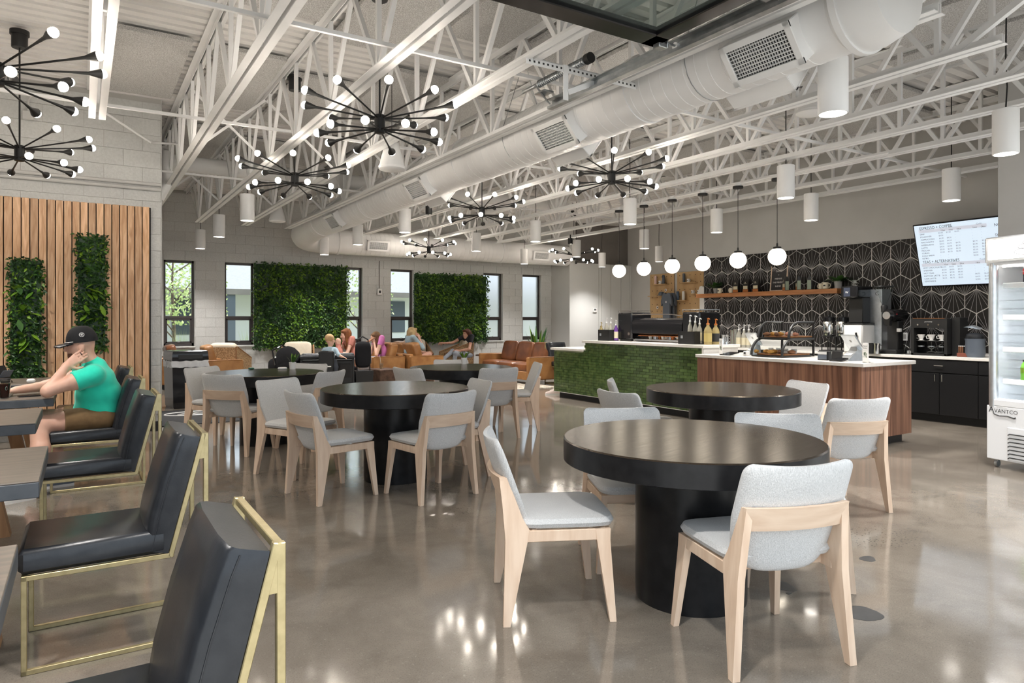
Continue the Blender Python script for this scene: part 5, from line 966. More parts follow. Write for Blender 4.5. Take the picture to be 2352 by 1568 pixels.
O('maker_lettering', lg, K['ink'], fr, smooth=False); O('maker_small_print', MB().text('REFRIGERATION', .012, Ml @ T(.075, .047, 0), 'LEFT'), K['pot_grey'], fr, smooth=False); O('maker_swash', MB().tube([(.06, -.004, .520), (.075, -.004, .497), (.12, -.004, .487), (.19, -.004, .492), (.25, -.004, .478), (.262, -.004, .487)], [.002, .004, .004, .004, .006, .007], 5), K['ink'], fr)
# ------------------------------------------------------------------ planted walls
def foliage(parent, w, h, n, L, seed, lime=.12, mats=None, dep=.09, clus=2.2, nbig=0):
    g = random.Random(seed); layers = [MB(), MB(), MB()]; cen = [(g.uniform(0, w), g.uniform(0, h), g.uniform(.10, .26)) for _ in range(int(w*h*14))]
    for i in range(n):
        x, z = g.uniform(-.02, w+.02), g.uniform(-.03, h+.02); near = any((x-a)**2+(z-b)**2 < r*r for a, b, r in cen)
        k = 2 if (near and g.random() < lime*clus) else (1 if g.random() < .30 else 0)
        l = L*g.uniform(.7, 1.35); a = g.uniform(0, 2*pi); out = g.uniform(.25, 1.1); d = Vector((math.cos(a), -out, math.sin(a)*.9-.15)).normalized()
        s = d.cross(Vector((math.sin(a*3), -1, math.cos(a*2)))).normalized(); wd = l*g.uniform(.42, .62); y = -g.uniform(.0, dep)*(.3+.7*abs(math.sin(x*9+z*5)))
        b = Vector((x, y, z)); n_ = s.cross(d)*(.12*l); m_ = b+d*l*.5
        layers[k].add([b, m_-s*wd/2+n_, b+d*l-Vector((0, 0, l*.12)), m_+s*wd/2+n_, m_], [(0, 1, 4), (1, 2, 4), (2, 3, 4), (3, 0, 4)])
    for lay, nm, mm in zip(layers, ('dark_foliage', 'mid_foliage', 'lime_foliage'), mats or (K['leaf'], K['leaf_mid'], K['leaf_lime'])): O(nm, lay, mm, parent, kind='stuff', ang=60)
    for i in range(nbig):
        x, z = g.uniform(.05, w-.05), g.choice((.72, .78, .55, .30, .36))*h+g.uniform(-.08, .08); a = g.uniform(0, 2*pi); mb = MB(); leafmesh(mb, (x, -dep-.01, z), (math.cos(a), -.6, math.sin(a)), g.uniform(.10, .15), g.uniform(.06, .085), .3); O('large_leaf', mb, K['leaf_lime'] if i % 3 else K['leaf_mid'], parent)
for (x0, x1, z0, z1), lab, sd in (((3.24, 5.38, .74, 2.64), 'large square living wall of dense leaves between the left windows', 2), ((7.12, 9.24, .80, 2.55), 'large square living wall of dense leaves behind the seated women', 3)):
    lw_ = E('living_wall', lab, 'living wall', (x0, BWY-.045, z0), group='living walls'); w, h = x1-x0, z1-z0; O('backing', MB().box((w/2, .015, h/2), (w-.02, .03, h-.02)), K['leaf'], lw_, smooth=False); foliage(lw_, w, h, 6800, .062, sd, .22, dep=.13)
for (x0, x1, z0, z1), lab, sd in (((-.68, -.385, .72, 2.05), 'lower strip of leafy planting set into the slat screen at left', 5), ((-.045, .24, 1.05, 2.36), 'taller strip of leafy planting set into the slat screen behind the man', 6)):
    lw_ = E('planted_strip', lab, 'living wall', (x0, WY-.10, z0), group='planted strips in the slats'); w, h = x1-x0, z1-z0; O('planter_box', MB().box((w/2, .01, h/2), (w-.01, .05, h-.01)), K['leaf'], lw_, smooth=False); foliage(lw_, w, h, 1500, .05, sd, .10, dep=.06, nbig=22)
# ------------------------------------------------------------------ leather sofas and armchairs
def sofa(lab, loc, rz, L, D, seats, body, cush, name='leather_sofa', cat='sofa', grp=None):
    # origin: middle of the back edge on the floor; seat faces +y, length along x
    t = E(name, lab, cat, loc, rz, grp); aw = .11
    for s in (-1, 1):
        a_ = O('arm', MB().box((s*(L/2-aw/2), D/2, .345), (aw, D, .49), .02), body, t); O('piping', MB().tube([(s*(L/2-.004), .02, .585), (s*(L/2-.004), D-.02, .585)], .006, 6), cush, a_)
        for yy in (.07, D-.07): O('leg', MB().lathe([(.018, 0), (.024, .10), (0, .10)], 12, T(s*(L/2-.08), yy, 0)), K['black'], t)
    O('back_panel', MB().box((0, .06, .38), (L-2*aw, .12, .50), .02), body, t); O('base_frame', MB().box((0, D/2, .19), (L-2*aw, D-.02, .18), .012), body, t)
    sw = (L-2*aw)/seats
    for q in range(seats):
        xc = -L/2+aw+sw*(q+.5); O('seat_cushion', MB().sq((xc, D/2+.09, .355), (sw-.008, D-.20, .19), .16, 28, 8, e2=.45), cush, t)
        O('back_cushion', MB().sq((0, 0, 0), (sw-.01, .20, .47), .35, 24, 10, T(xc, .24, .645) @ RX(A(14)), e2=.30), cush, t)
    return t
sofa('three seat brown leather sofa with its arm end by the tiled counter', (8.83, 13.0, 0), pi/2, 2.15, .90, 3, K['leather'], K['leather_dk'], grp='leather sofas')
sofa('tan leather sofa where the person in pink sits', (5.97, 14.55, 0), pi/2, 1.45, .75, 2, K['leather'], K['leather'], grp='leather sofas')
sofa('tan leather sofa where the blonde woman sits', (6.01, 14.42, 0), -pi/2, 1.55, .80, 2, K['leather'], K['leather'], grp='leather sofas')
sofa('tan leather armchair behind the black bin', (1.90, 14.75, 0), -pi/2, .88, .82, 1, K['leather'], K['leather'], 'leather_armchair', 'armchair', 'leather armchairs')
sofa('tan leather armchair with dark rolled cushions left of the bin', (1.30, 15.35, 0), -pi/2, .80, .75, 1, K['leather'], K['leather_dk'], 'leather_armchair', 'armchair', 'leather armchairs')
K['cane'] = mat('woven_cane', (.42, .28, .15), (.22, .13, .06), .6, sc=60, st=(1, 1, 1), ramp=(.45, .55))
def cane_chair(lab, loc, rz):
    t = E('cane_armchair', lab, 'armchair', loc, rz, 'cane sided armchairs'); w, d = .70, .72
    for s in (-1, 1):
        poly = [(-d/2, .30), (d/2, .30), (d/2, .56), (-d/2+.05, .82), (-d/2, .82)]; O('cane_side', MB().prism(poly, -.008, .008, T(s*(w/2-.02), 0, 0) @ Matrix(((0, 0, 1, 0), (1, 0, 0, 0), (0, 1, 0, 0), (0, 0, 0, 1)))), K['cane'], t, smooth=False)
        fr_ = O('side_frame', MB().tube([(s*(w/2-.02), y, z) for y, z in poly], .016, 8, closed=True), K['rough_wood'], t)
        for yy in (-d/2+.02, d/2-.02): O('leg', MB().cyl((s*(w/2-.02), yy, 0), (s*(w/2-.02), yy, .30), .014, .02, 10), K['rough_wood'], t)
    O('cane_back', MB().box((0, -d/2+.01, .56), (w-.06, .016, .50)), K['cane'], t, smooth=False); O('seat_cushion', MB().sq((0, .04, .38), (w-.09, d-.10, .16), .25, 24, 8, e2=.5), K['cream'], t); O('back_cushion', MB().sq((0, 0, 0), (w-.12, .18, .48), .35, 24, 10, T(0, -.20, .66) @ RX(A(16)), e2=.35), K['cream'], t); return t
cane_chair('cane sided armchair with a cream cushion under the left windows', (2.62, 15.38, 0), A(-35)); cane_chair('cane armchair with tall cream cushion beside the folded stroller', (3.95, 14.95, 0), A(165)); cane_chair('cane armchair holding the woman in black', (7.95, 15.25, 0), A(75)); cane_chair('cane armchair behind the blonde woman', (6.95, 15.45, 0), A(170))
# ------------------------------------------------------------------ rug, side tables and small things
K['rug'] = mat('cream_rug', (.55, .50, .42), (.30, .25, .19), .95, sc=14, bump=.4, bsc=80, ramp=(.45, .55)); O('rug', MB().box((6.9, 12.9, .006), (2.6, 3.2, .012)), K['rug'], None, 'pale patterned rug between the leather sofas', 'rug', smooth=False)
K['dkwood'] = mat('dark_rough_timber', (.050, .026, .016), (.10, .055, .035), .55, sc=12, bump=.4)
for q, (px, dd) in enumerate(((881, 13.4), (983, 13.4))):
    p = atD(px, 734, dd); O('timber_cube', MB().box((0, 0, .21), (.44, .44, .42), .012), K['dkwood'], None, ('dark timber cube side table carrying an iced coffee', 'dark timber cube side table before the blonde woman')[q], 'side table', 'timber cubes', loc=(p.x, p.y, 0), rz=.2+q*.3)
p = atD(876, 734, 13.35); ic = E('iced_coffee', 'clear plastic cup of iced coffee with straw on the timber cube', 'drink', (p.x, p.y, .42)); K['latte'] = mat('milky_coffee', (.45, .25, .12), (.62, .45, .30), .3, sc=20)
O('plastic_cup', MB().lathe([(.03, 0), (.045, .15), (.047, .152), (.043, .15), (.028, .004), (0, .004)], 20), K['glass'], ic); O('coffee', MB().lathe([(0, .006), (.028, .006), (.038, .10), (0, .10)], 18), K['latte'], ic); O('dome_lid', MB().lathe([(.047, .152), (.044, .165), (.03, .185), (0, .19)], 18), K['glass'], ic); O('straw', MB().cyl((0, 0, .02), (-.03, .01, .27), .004, n=6), K['plastic_w'], ic)
ct = E('coffee_table', 'low dark coffee table between the armchairs at left', 'table', (4.6, 13.3, 0)); O('top', MB().lathe([(0, .36), (.42, .36), (.42, .40), (0, .40)], 36), K['table_top'], ct); O('pedestal', MB().lathe([(.2, 0), (.16, .36)], 24), K['table_black'], ct)
def table_plant(lab, T_, px, sd):
    p = onZ(px, 848 if sd == 1 else 836, RTZ); v = Vector((p.x-T_[0], p.y-T_[1], 0)); v = v.normalized()*min(v.length, .52); t = pot_plant('potted_plant', lab, (T_[0]+v.x, T_[1]+v.y, RTZ+.001), .042, .085, 13, .14, .035, [K['leaf_lime'], K['leaf_mid']], K['pot'], 1.6, sd, droop=.1)
table_plant('small plant in a white pot on the left round table', (1.745, 7.966), 672, 1); table_plant('small plant in a white pot on the table before the sofas', (4.02, 7.575), 1066, 2)
O('napkin', MB().sq((0, 0, .012), (.11, .08, .03), .7, 12, 6), K['paper'], None, 'crumpled white napkin beside the plant on the left round table', 'napkin', loc=(2.02, 8.33, RTZ))
O('green_toy', MB().sq((0, 0, .012), (.07, .04, .024), .8, 12, 6), mat('dark_green', (.02, .10, .06), None, .5), None, 'small dark green toy beside the plant on the left round table', 'toy', loc=(1.70, 8.50, RTZ))
pot_plant('snake_plant', 'tall snake plant behind the right end of the brown sofa', (9.80, 14.35, 0), .17, .46, 34, .85, .07, [K['leaf_mid'], K['leaf'], K['leaf_lime']], K['pot_grey'], 3.0, 9, droop=.05)
st_ = E('side_table', 'small dark side table beside the brown sofa', 'side table', (8.35, 14.45, 0)); O('top', MB().lathe([(0, .5), (.25, .5), (.25, .53), (0, .53)], 28), K['dkwood'], st_); O('stem', MB().cyl((0, 0, 0), (0, 0, .5), .03, n=12), K['black'], st_)
# bin with liner, floor mat
bn_ = E('litter_bin', 'square black litter bin with a clear liner by the slat wall corner', 'bin', (1.40, 11.95, 0), A(8)); r_ = lambda z, a: [(-a, -a, z), (a, -a, z), (a, a, z), (-a, a, z)]
O('bin_body', MB().loft([r_(0, .235), r_(.03, .245), r_(.66, .262), r_(.70, .262)]), K['black_gloss'], bn_, ang=20); O('bin_lid', MB().loft([r_(.735, .262), r_(.755, .268), r_(.84, .262), r_(.885, .255), r_(.895, .24)]), K['black_gloss'], bn_, ang=30)
K['liner'] = mat('clear_liner', (.62, .62, .62), (.75, .75, .75), .25, trans=.4, sc=8, bump=.6, bsc=14); lm = MB(); rr = []
for i, z in enumerate((.64, .68, .71, .74)):
    ring_ = []
    for j in range(48): a = 2*pi*j/48; k = .272+.010*math.sin(j*2.3+i)*(1 if i < 3 else .3); c_, s_ = math.cos(a), math.sin(a); q_ = max(abs(c_), abs(s_)); ring_.append((c_/q_*k, s_/q_*k, z+.006*math.sin(j*1.7)))
    rr.append(ring_)
lm.loft(rr, caps=False); O('bag_liner', lm, K['liner'], bn_); O('swing_flap', MB().box((0, -.262, .80), (.36, .012, .07), .006), K['black'], bn_)
mt = E('floor_mat', 'dark floor mat with a white oval emblem by the bin', 'mat', (1.42, 10.65, 0)); K['mat'] = mat('charcoal_mat', (.028, .028, .03), (.04, .04, .042), .95, sc=60, bump=.3); O('mat_field', MB().box((0, 0, .005), (1.15, 1.62, .010), .003), K['mat'], mt)
O('mat_oval', MB().tube([(.42*math.cos(2*pi*i/48), .30+.22*math.sin(2*pi*i/48), .011) for i in range(48)], .008, 4, closed=True), K['pot'], mt); em_ = MB()
for a_, b_ in (((-.25, .24), (-.12, .38)), ((-.12, .38), (.0, .24)), ((-.05, .30), (.06, .40)), ((.06, .40), (.2, .24)), ((-.25, .24), (.2, .24)), ((.1, .3), (.28, .3))): em_.bar((*a_, .011), (*b_, .011), .022, .004)
O('mat_emblem', em_, K['pot'], mt, smooth=False)
# distant desk chair and table seen past the counter end
dt = E('far_table', 'grey table with black chair seen past the low counter end', 'table', (8.9, 11.0, 0)); O('top', MB().box((0, 0, .745), (.75, .75, .04), .003), K['slab'], dt)
for s in (-1, 1):
    for u in (-1, 1): O('leg', MB().bar((s*.33, u*.33, 0), (s*.33, u*.33, .73), .04), K['black'], dt, smooth=False)
dup(g0, (8.75, 11.85, 0), pi, 'black leather chair seen past the low counter end')
# things on the man's table
lp = E('laptop', 'open grey laptop on the slab table before the man', 'laptop', (-.60, 6.92, SLZ), A(90)); O('keyboard_deck', MB().box((0, .0, .008), (.33, .23, .014), .004), K['silver'], lp); O('screen_lid', MB().box((0, 0, .11), (.33, .008, .22), .003, T(0, .115, .014) @ RX(A(-18))), K['silver'], lp); O('lid_display', MB().box((0, -.006, .11), (.31, .002, .20), 0, T(0, .115, .014) @ RX(A(-18))), K['black_gloss'], lp, smooth=False); O('keys', MB().box((0, .02, .0155), (.29, .11, .002)), K['black'], lp, smooth=False)
K['colddrink'] = mat('dark_cold_brew', (.03, .008, .006), None, .1); p = onZ(8, 916, SLZ); ic2 = E('cold_brew', 'plastic cup of dark cold brew on the slab table edge', 'drink', (p.x, p.y+.06, SLZ)); O('plastic_cup', MB().lathe([(.032, 0), (.046, .14), (.048, .142), (.044, .14), (.03, .004), (0, .004)], 22), K['glass'], ic2); O('drink_fill', MB().lathe([(0, .006), (.030, .006), (.041, .115), (0, .115)], 20), K['colddrink'], ic2); O('lid', MB().lathe([(.049, .142), (.049, .152), (.04, .156), (0, .158)], 22), K['glass'], ic2); O('round_emblem', MB().lathe([(.016, 0), (.012, .001)], 18, Matrix(((.43, 0, .9, .017), (.9, 0, -.43, -.0415), (0, 1, 0, .08), (0, 0, 0, 1)))), K['silver'], ic2)
O('tissue', MB().sq((0, 0, .022), (.075, .06, .045), .75, 14, 7), K['paper'], None, 'crumpled white tissue on the far slab table', 'tissue', loc=(-.42, 8.15, SLZ)); ph = E('tablet_stand', 'dark tablet propped up on the far slab table', 'tablet', (-.62, 8.3, SLZ), A(60)); O('slate', MB().box((0, 0, .09), (.16, .008, .19), .003, RX(A(-25))), K['black_gloss'], ph); O('rear_cover', MB().box((0, .05, .05), (.15, .006, .13), .002, RX(A(30))), K['tumbler'], ph)
O('phone', MB().box((0, 0, .005), (.15, .075, .009), .003), K['black_gloss'], None, 'black phone lying on the slab table by the man', 'phone', loc=(-.36, 6.75, SLZ), rz=.2)
# ------------------------------------------------------------------ strollers
wg = E('wagon_stroller', 'black wagon stroller with mesh windows and a clip on seat', 'stroller', (3.88, 12.6, 0), A(-18)); K['mesh'] = mat('black_mesh', (.02, .018, .018), None, .8, alpha=.75); Lw, Hw = .92, .50
O('tub', MB().box((0, 0, .42), (Lw, .55, .44), .02), K['black'], wg); O('padded_rim', MB().tube([(-Lw/2, -.28, .70), (Lw/2, -.28, .70), (Lw/2, .28, .70), (-Lw/2, .28, .70)], .045, 10, closed=True), K['black_leather'], wg); O('mesh_window', MB().box((.28, -.278, .45), (.26, .008, .26)), K['mesh'], wg, smooth=False); O('mesh_window', MB().box((-.28, -.278, .45), (.26, .008, .26)), K['mesh'], wg, smooth=False)
for a_, b_ in ((-1, -1), (1, -1), (1, 1), (-1, 1)): O('corner_post', MB().bar((a_*Lw/2, b_*.28, .12), (a_*Lw/2, b_*.28, .72), .035), K['black'], wg, smooth=False); O('wheel', MB().tube([(a_*.38-.02, b_*.30, .10), (a_*.38+.02, b_*.30, .10)], .10, 18), K['black'], wg)
O('clip_seat', MB().box((-.02, -.46, .60), (.27, .05, .44), .022).box((-.02, -.37, .42), (.27, .16, .06), .02), K['black'], wg); O('seat_lettering', MB().box((-.02, -.487, .54), (.17, .004, .018)), K['paper'], wg, smooth=False)
K['cloth_hs'] = mat('charcoal_cloth', (.016, .016, .018), None, .95, spec=.2); hs = E('folding_stroller', 'slim black folded stroller with a basket beside the timber cube', 'stroller', (4.50, 12.41, 0), A(-10))
for s in (-1, 1):
    O('upright', MB().tube([(s*.12, -.1, .1), (s*.12, .02, .55), (s*.10, .06, 1.0)], .012, 8), K['black'], hs)
    for yy in (-.14, .22): O('wheel', MB().tube([(s*.15-.015, yy, .075), (s*.15+.015, yy, .075)], .075, 16), K['black'], hs)
O('fabric_seat', MB().sq((0, .04, .72), (.30, .15, .50), .5, 16, 10), K['cloth_hs'], hs); O('basket', MB().loft([[(-.15, -.12, .16), (.15, -.12, .16), (.15, .16, .16), (-.15, .16, .16)], [(-.17, -.14, .42), (.17, -.14, .42), (.17, .18, .42), (-.17, .18, .42)]]), K['black'], hs); O('handle', MB().tube([(-.10, .06, 1.0), (0, .08, 1.06), (.10, .06, 1.0)], .014, 8), K['black'], hs)
bt = E('baby_bottle', 'pale blue baby bottle tucked in the stroller basket', 'bottle', (4.46, 12.34, .24)); O('bottle', MB().lathe([(0, 0), (.03, 0), (.03, .10), (.02, .12), (0, .12)], 16), mat('pale_blue', (.35, .65, .72), None, .3), bt); O('teat', MB().lathe([(.02, .12), (.012, .14), (0, .16)], 12), K['plastic_w'], bt)
K['cloth_black'] = mat('black_cloth', (.012, .012, .013), None, .95, spec=.15); cs = E('infant_carrier', 'black hooded infant car seat on a stroller frame by the window', 'stroller', (3.17, 12.85, 0), A(25)); O('shell', MB().sq((0, 0, .52), (.44, .66, .34), .6, 20, 10), K['cloth_black'], cs); m = MB(); rr = []
for i in range(7): a = A(10+i*20); rr.append([(.22*math.cos(pi*j/10), -.05-.30*math.cos(a)*math.sin(pi*j/10)*1.0-.02, .58+.32*math.sin(a)*math.sin(pi*j/10)) for j in range(11)])
m.loft(rr, caps=False); O('hood', m, K['cloth_black'], cs); O('carry_handle', MB().tube([(-.23, 0, .55), (-.23, .08, .82), (0, .1, .90), (.23, .08, .82), (.23, 0, .55)], .016, 8), K['black_gloss'], cs)
O('patterned_liner', MB().sq((0, .08, .62), (.26, .30, .22), .6, 14, 8), mat('patterned_cloth', (.6, .6, .58), (.03, .03, .03), .8, sc=18, ramp=(.48, .52)), cs)
for s in (-1, 1):
    O('frame_leg', MB().tube([(s*.2, -.25, .10), (s*.2, .0, .42)], .014, 8), K['black'], cs); O('frame_leg', MB().tube([(s*.2, .28, .10), (s*.2, .0, .42)], .014, 8), K['black'], cs)
    for yy in (-.25, .28): O('wheel', MB().tube([(s*.22-.02, yy, .10), (s*.22+.02, yy, .10)], .10, 16), K['black'], cs)
sh = E('sneaker', 'pale pink lace-up sneaker stepping out behind the counter end', 'shoe', (7.39, 10.27, 0), A(65)); K['blush'] = mat('blush_shoe', (.66, .55, .50), (.58, .46, .42), .7, sc=20); rr = []
for y, w_, z1 in ((-.11, .05, .09), (-.08, .07, .11), (-.02, .075, .115), (.04, .085, .075), (.10, .09, .058), (.15, .06, .045), (.165, .02, .03)): rr.append([(-w_/2, y, .016), (w_/2, y, .016), (w_/2*.95, y, z1*.7), (w_/4, y, z1), (-w_/4, y, z1), (-w_/2*.95, y, z1*.7)])
O('upper', MB().loft(rr), K['blush'], sh, ang=80); O('sole', MB().prism([(r[0][0]*1.05, r[0][1]) for r in rr]+[(r[1][0]*1.05, r[1][1]) for r in rr[::-1]], 0, .018), K['pot'], sh)
for q in range(4): O('lace', MB().tube([(-.022, .0+q*.022, .108-q*.011), (.022, .01+q*.022, .108-q*.011)], .004, 5), K['pot'], sh)
# ------------------------------------------------------------------ outside the windows
O('ground_outside', MB().box((5, 34, -.06), (80, 35.4, .1)), mat('grass', (.34, .36, .24), (.26, .29, .18), .9, sc=3), kind='structure', smooth=False)
O('forecourt', MB().box((5, -14.2, -.06), (80, 29.8, .1)), mat('pavement', (.50, .49, .47), (.44, .43, .41), .9, sc=2), kind='structure', smooth=False)
nb_ = E('neighbour_building', 'pale neighbouring house with shingle roof beyond the windows', 'building', (9, 27, 0)); O('siding', MB().box((0, 3, 1.17), (24, 6, 2.34)), mat('white_siding', (.86, .87, .87), None, .8), nb_, smooth=False)
m = MB(); m.loft([[(-12.6, -1.6, 2.42), (-12.6, 3, 3.9), (-12.6, 7.6, 2.42)], [(12.6, -1.6, 2.42), (12.6, 3, 3.9), (12.6, 7.6, 2.42)]]); O('roof', m, mat('shingles', (.30, .31, .33), (.22, .23, .25), .9, sc=12, st=(1, 6, 6)), nb_, smooth=False); O('fascia', MB().box((0, -1.6, 2.36), (25.2, .1, .2)), K['wall_dark'], nb_, smooth=False)
for x in (-11.5, -9.2, -6.9, -4.6): O('porch_post', MB().box((x, -1.4, 1.17), (.32, .32, 2.34)), K['tumbler'], nb_, smooth=False)
for x in (-8.2, -5.7, 2, 6): O('house_window', MB().box((x, -.03, 1.5), (1.2, .06, 1.3)), K['tumbler'], nb_, smooth=False)
def tree(lab, x, y, h, n, sd, cr=1.3):
    t = E('garden_tree', lab, 'tree', (x, y, -.01)); g = random.Random(sd); O('trunk', MB().tube([(0, 0, 0), (.03, .02, h*.3), (-.02, 0, h*.6), (.02, .03, h*.95)], [.05, .04, .03, .012], 8), K['bark'], t)
    for q in range(9): a = g.uniform(0, 2*pi); z = h*g.uniform(.22, .8); O('branch', MB().tube([(0, 0, z), (.3*cr*math.cos(a), .3*cr*math.sin(a), z+.3), (.7*cr*math.cos(a), .7*cr*math.sin(a), z+.7)], [.02, .014, .005], 6), K['bark'], t)
    m = MB()
    for i in range(n):
        r = cr*g.random()**.5; a = g.uniform(0, 2*pi); c = Vector((r*math.cos(a), r*math.sin(a), h*g.uniform(.35, 1.05))); u = Vector((g.uniform(-1, 1), g.uniform(-1, 1), g.uniform(-1, 1))).normalized(); v = u.cross(Vector((g.uniform(-1, 1), 1, .3))).normalized(); l = .05*g.uniform(.7, 1.3); m.add([c-u*l, c-v*l*.5, c+u*l, c+v*l*.5], [(0, 1, 2, 3)])
    O('leaves', m, K['leaf_out'], t, kind='stuff')
tree('slender young tree with pale leaves outside the leftmost window', 1.95, 19.2, 3.6, 2200, 3); tree('young tree with pale leaves outside the third window', 7.0, 19.6, 3.4, 700, 4, 1.0)
ev = E('columnar_evergreen', 'bright green columnar evergreen outside the fourth window', 'tree', (8.55, 18.9, -.01)); m = MB(); g = random.Random(14)
for i in range(2600): z = g.random(); r = .42*(1-z)**.7*(.75+.35*g.random()); a = g.uniform(0, 2*pi); c = Vector((r*math.cos(a), r*math.sin(a), .1+z*1.95)); u = Vector((math.cos(a)*.4, math.sin(a)*.4, 1)).normalized(); v = Vector((-math.sin(a), math.cos(a), 0)); m.add([c-u*.05, c-v*.03, c+u*.07, c+v*.03], [(0, 1, 2, 3)])
O('needles', m, mat('evergreen', (.14, .34, .05), (.07, .2, .03), .7, sc=8), ev, kind='stuff'); O('trunk', MB().cyl((0, 0, 0), (0, 0, 1.7), .05, .01, 8), K['bark'], ev)
for x, lab in ((1.7, 'tall ornamental grass outside the leftmost window'), (3.2, 'tall ornamental grass outside the second window')):
    t = E('ornamental_grass', lab, 'grass', (x+.25, 17.6, -.01)); m = MB(); g = random.Random(int(x*10))
    for i in range(160): a = g.uniform(0, 2*pi); h = g.uniform(.7, 1.25); l = g.uniform(.05, .3); m.add([(.08*math.cos(a*2)-.004, .08*math.sin(a*2), 0), (.08*math.cos(a*2)+.004, .08*math.sin(a*2), 0), (l*math.cos(a), l*math.sin(a), h)], [(0, 1, 2)])
    O('blades', m, K['leaf_out'], t, kind='stuff')
# ------------------------------------------------------------------ figures: smooth union of limbs, meshed by surface nets
def sdf_mesh(name, prims, vox, k, mats):
    P = []
    for p in prims:
        if p[0] in 'cf': a, b, r0, r1, mi = np.array(p[1], float), np.array(p[2], float), p[3], p[4], p[5]; m = max(r0, r1); P.append((p[0], a, b, r0, r1, mi, np.minimum(a, b)-m, np.maximum(a, b)+m, p[6] if len(p) > 6 else k))
        else: c, r, mi = np.array(p[1], float), np.array(p[2], float), p[3]; Rm = np.array(p[4].to_3x3()) if len(p) > 4 and p[4] is not None else np.eye(3); m = max(r) if len(p) > 4 and p[4] is not None else r; P.append(('e', c, r, Rm, 0, mi, c-m, c+m, p[5] if len(p) > 5 else k))
    pad = 4*vox+k; lo = np.min([p[6] for p in P], 0)-pad; hi = np.max([p[7] for p in P], 0)+pad; n = np.ceil((hi-lo)/vox).astype(int)+1
    V = np.full(n, 1.0, np.float32); Mi = np.zeros(n, np.int16); Md = np.full(n, 9.0, np.float32)
    for p in P:
        a = np.maximum(((p[6]-pad-lo)/vox).astype(int), 0); b = np.minimum(((p[7]+pad-lo)/vox).astype(int)+1, n); sl = tuple(slice(i, j) for i, j in zip(a, b))
        G = np.stack(np.meshgrid(*[lo[i]+vox*np.arange(a[i], b[i]) for i in range(3)], indexing='ij'), -1)
        if p[0] in 'cf':
            d = p[2]-p[1]; q = G-p[1]; t = np.clip((q@d)/max(d@d, 1e-9), 0, 1); D = np.linalg.norm(q-t[..., None]*d, axis=-1)-(p[3]+(p[4]-p[3])*t)
            if p[0] == 'f': D = np.maximum(D, (q@d)/np.linalg.norm(d)-np.linalg.norm(d))
        else:
            q = (G-p[1])@p[3]; k0 = np.linalg.norm(q/p[2], axis=-1); k1 = np.linalg.norm(q/p[2]**2, axis=-1); D = k0*(k0-1)/np.maximum(k1, 1e-6)
        kk = p[8]; v = V[sl]; h = np.clip(.5+.5*(D-v)/kk, 0, 1); nv = D*(1-h)+v*h-kk*h*(1-h); V[sl] = nv; md = Md[sl]; w = D < md; Mi[sl][w] = p[5]; md[w] = D[w]
    S = V < 0; nx, ny, nz = n; C8 = [(i, j, l) for i in (0, 1) for j in (0, 1) for l in (0, 1)]
    cs = [S[i:nx-1+i, j:ny-1+j, l:nz-1+l] for i, j, l in C8]; cnt = sum(c.astype(np.int8) for c in cs); act = (cnt > 0) & (cnt < 8); idx = np.argwhere(act); ids = -np.ones(act.shape, np.int64); ids[tuple(idx.T)] = np.arange(len(idx))
    acc = np.zeros((len(idx), 3)); num = np.zeros(len(idx))
    for a in C8:
        for ax in range(3):
            if a[ax]: continue
            b = list(a); b[ax] = 1; va = V[tuple((idx+a).T)]; vb = V[tuple((idx+b).T)]; m = (va < 0) != (vb < 0); t = np.where(m, va/np.where(m, va-vb, 1), 0); pt = idx+np.array(a, float); pt[:, ax] += t; acc[m] += pt[m]; num[m] += 1
    vs = lo+vox*(acc/num[:, None]); fs = []; fm = []
    for ax in range(3):
        sh = [slice(None)]*3; s1 = list(sh); s2 = list(sh); s1[ax] = slice(0, -1); s2[ax] = slice(1, None); e = S[tuple(s1)] != S[tuple(s2)]; ei = np.argwhere(e); u, w = (ax+1) % 3, (ax+2) % 3
        ok = (ei[:, u] > 0) & (ei[:, w] > 0) & (ei[:, u] < n[u]-1) & (ei[:, w] < n[w]-1); ei = ei[ok]; q = []
        for du, dw in ((-1, -1), (0, -1), (0, 0), (-1, 0)): c = ei.copy(); c[:, u] += du; c[:, w] += dw; q.append(ids[tuple(c.T)])
        q = np.stack(q, 1); flip = ~S[tuple(ei.T)]; q[flip] = q[flip][:, ::-1]; fs.append(q); fm.append(Mi[tuple(ei.T)])
    fs = np.concatenate(fs); fm = np.concatenate(fm)
    for _ in range(1):                                    # light smoothing
        sm = np.zeros_like(vs); ct = np.zeros(len(vs))
        for i in range(4):
            a, b = fs[:, i], fs[:, (i+1) % 4]; np.add.at(sm, a, vs[b]); np.add.at(ct, a, 1)
        vs = vs*.5+.5*sm/np.maximum(ct, 1)[:, None]
    me = bpy.data.meshes.new(name); me.from_pydata(vs.tolist(), [], fs.tolist()); me.polygons.foreach_set('material_index', fm.astype(np.int32)); me.update(); me.shade_smooth()
    for m in mats: me.materials.append(m)
    return me
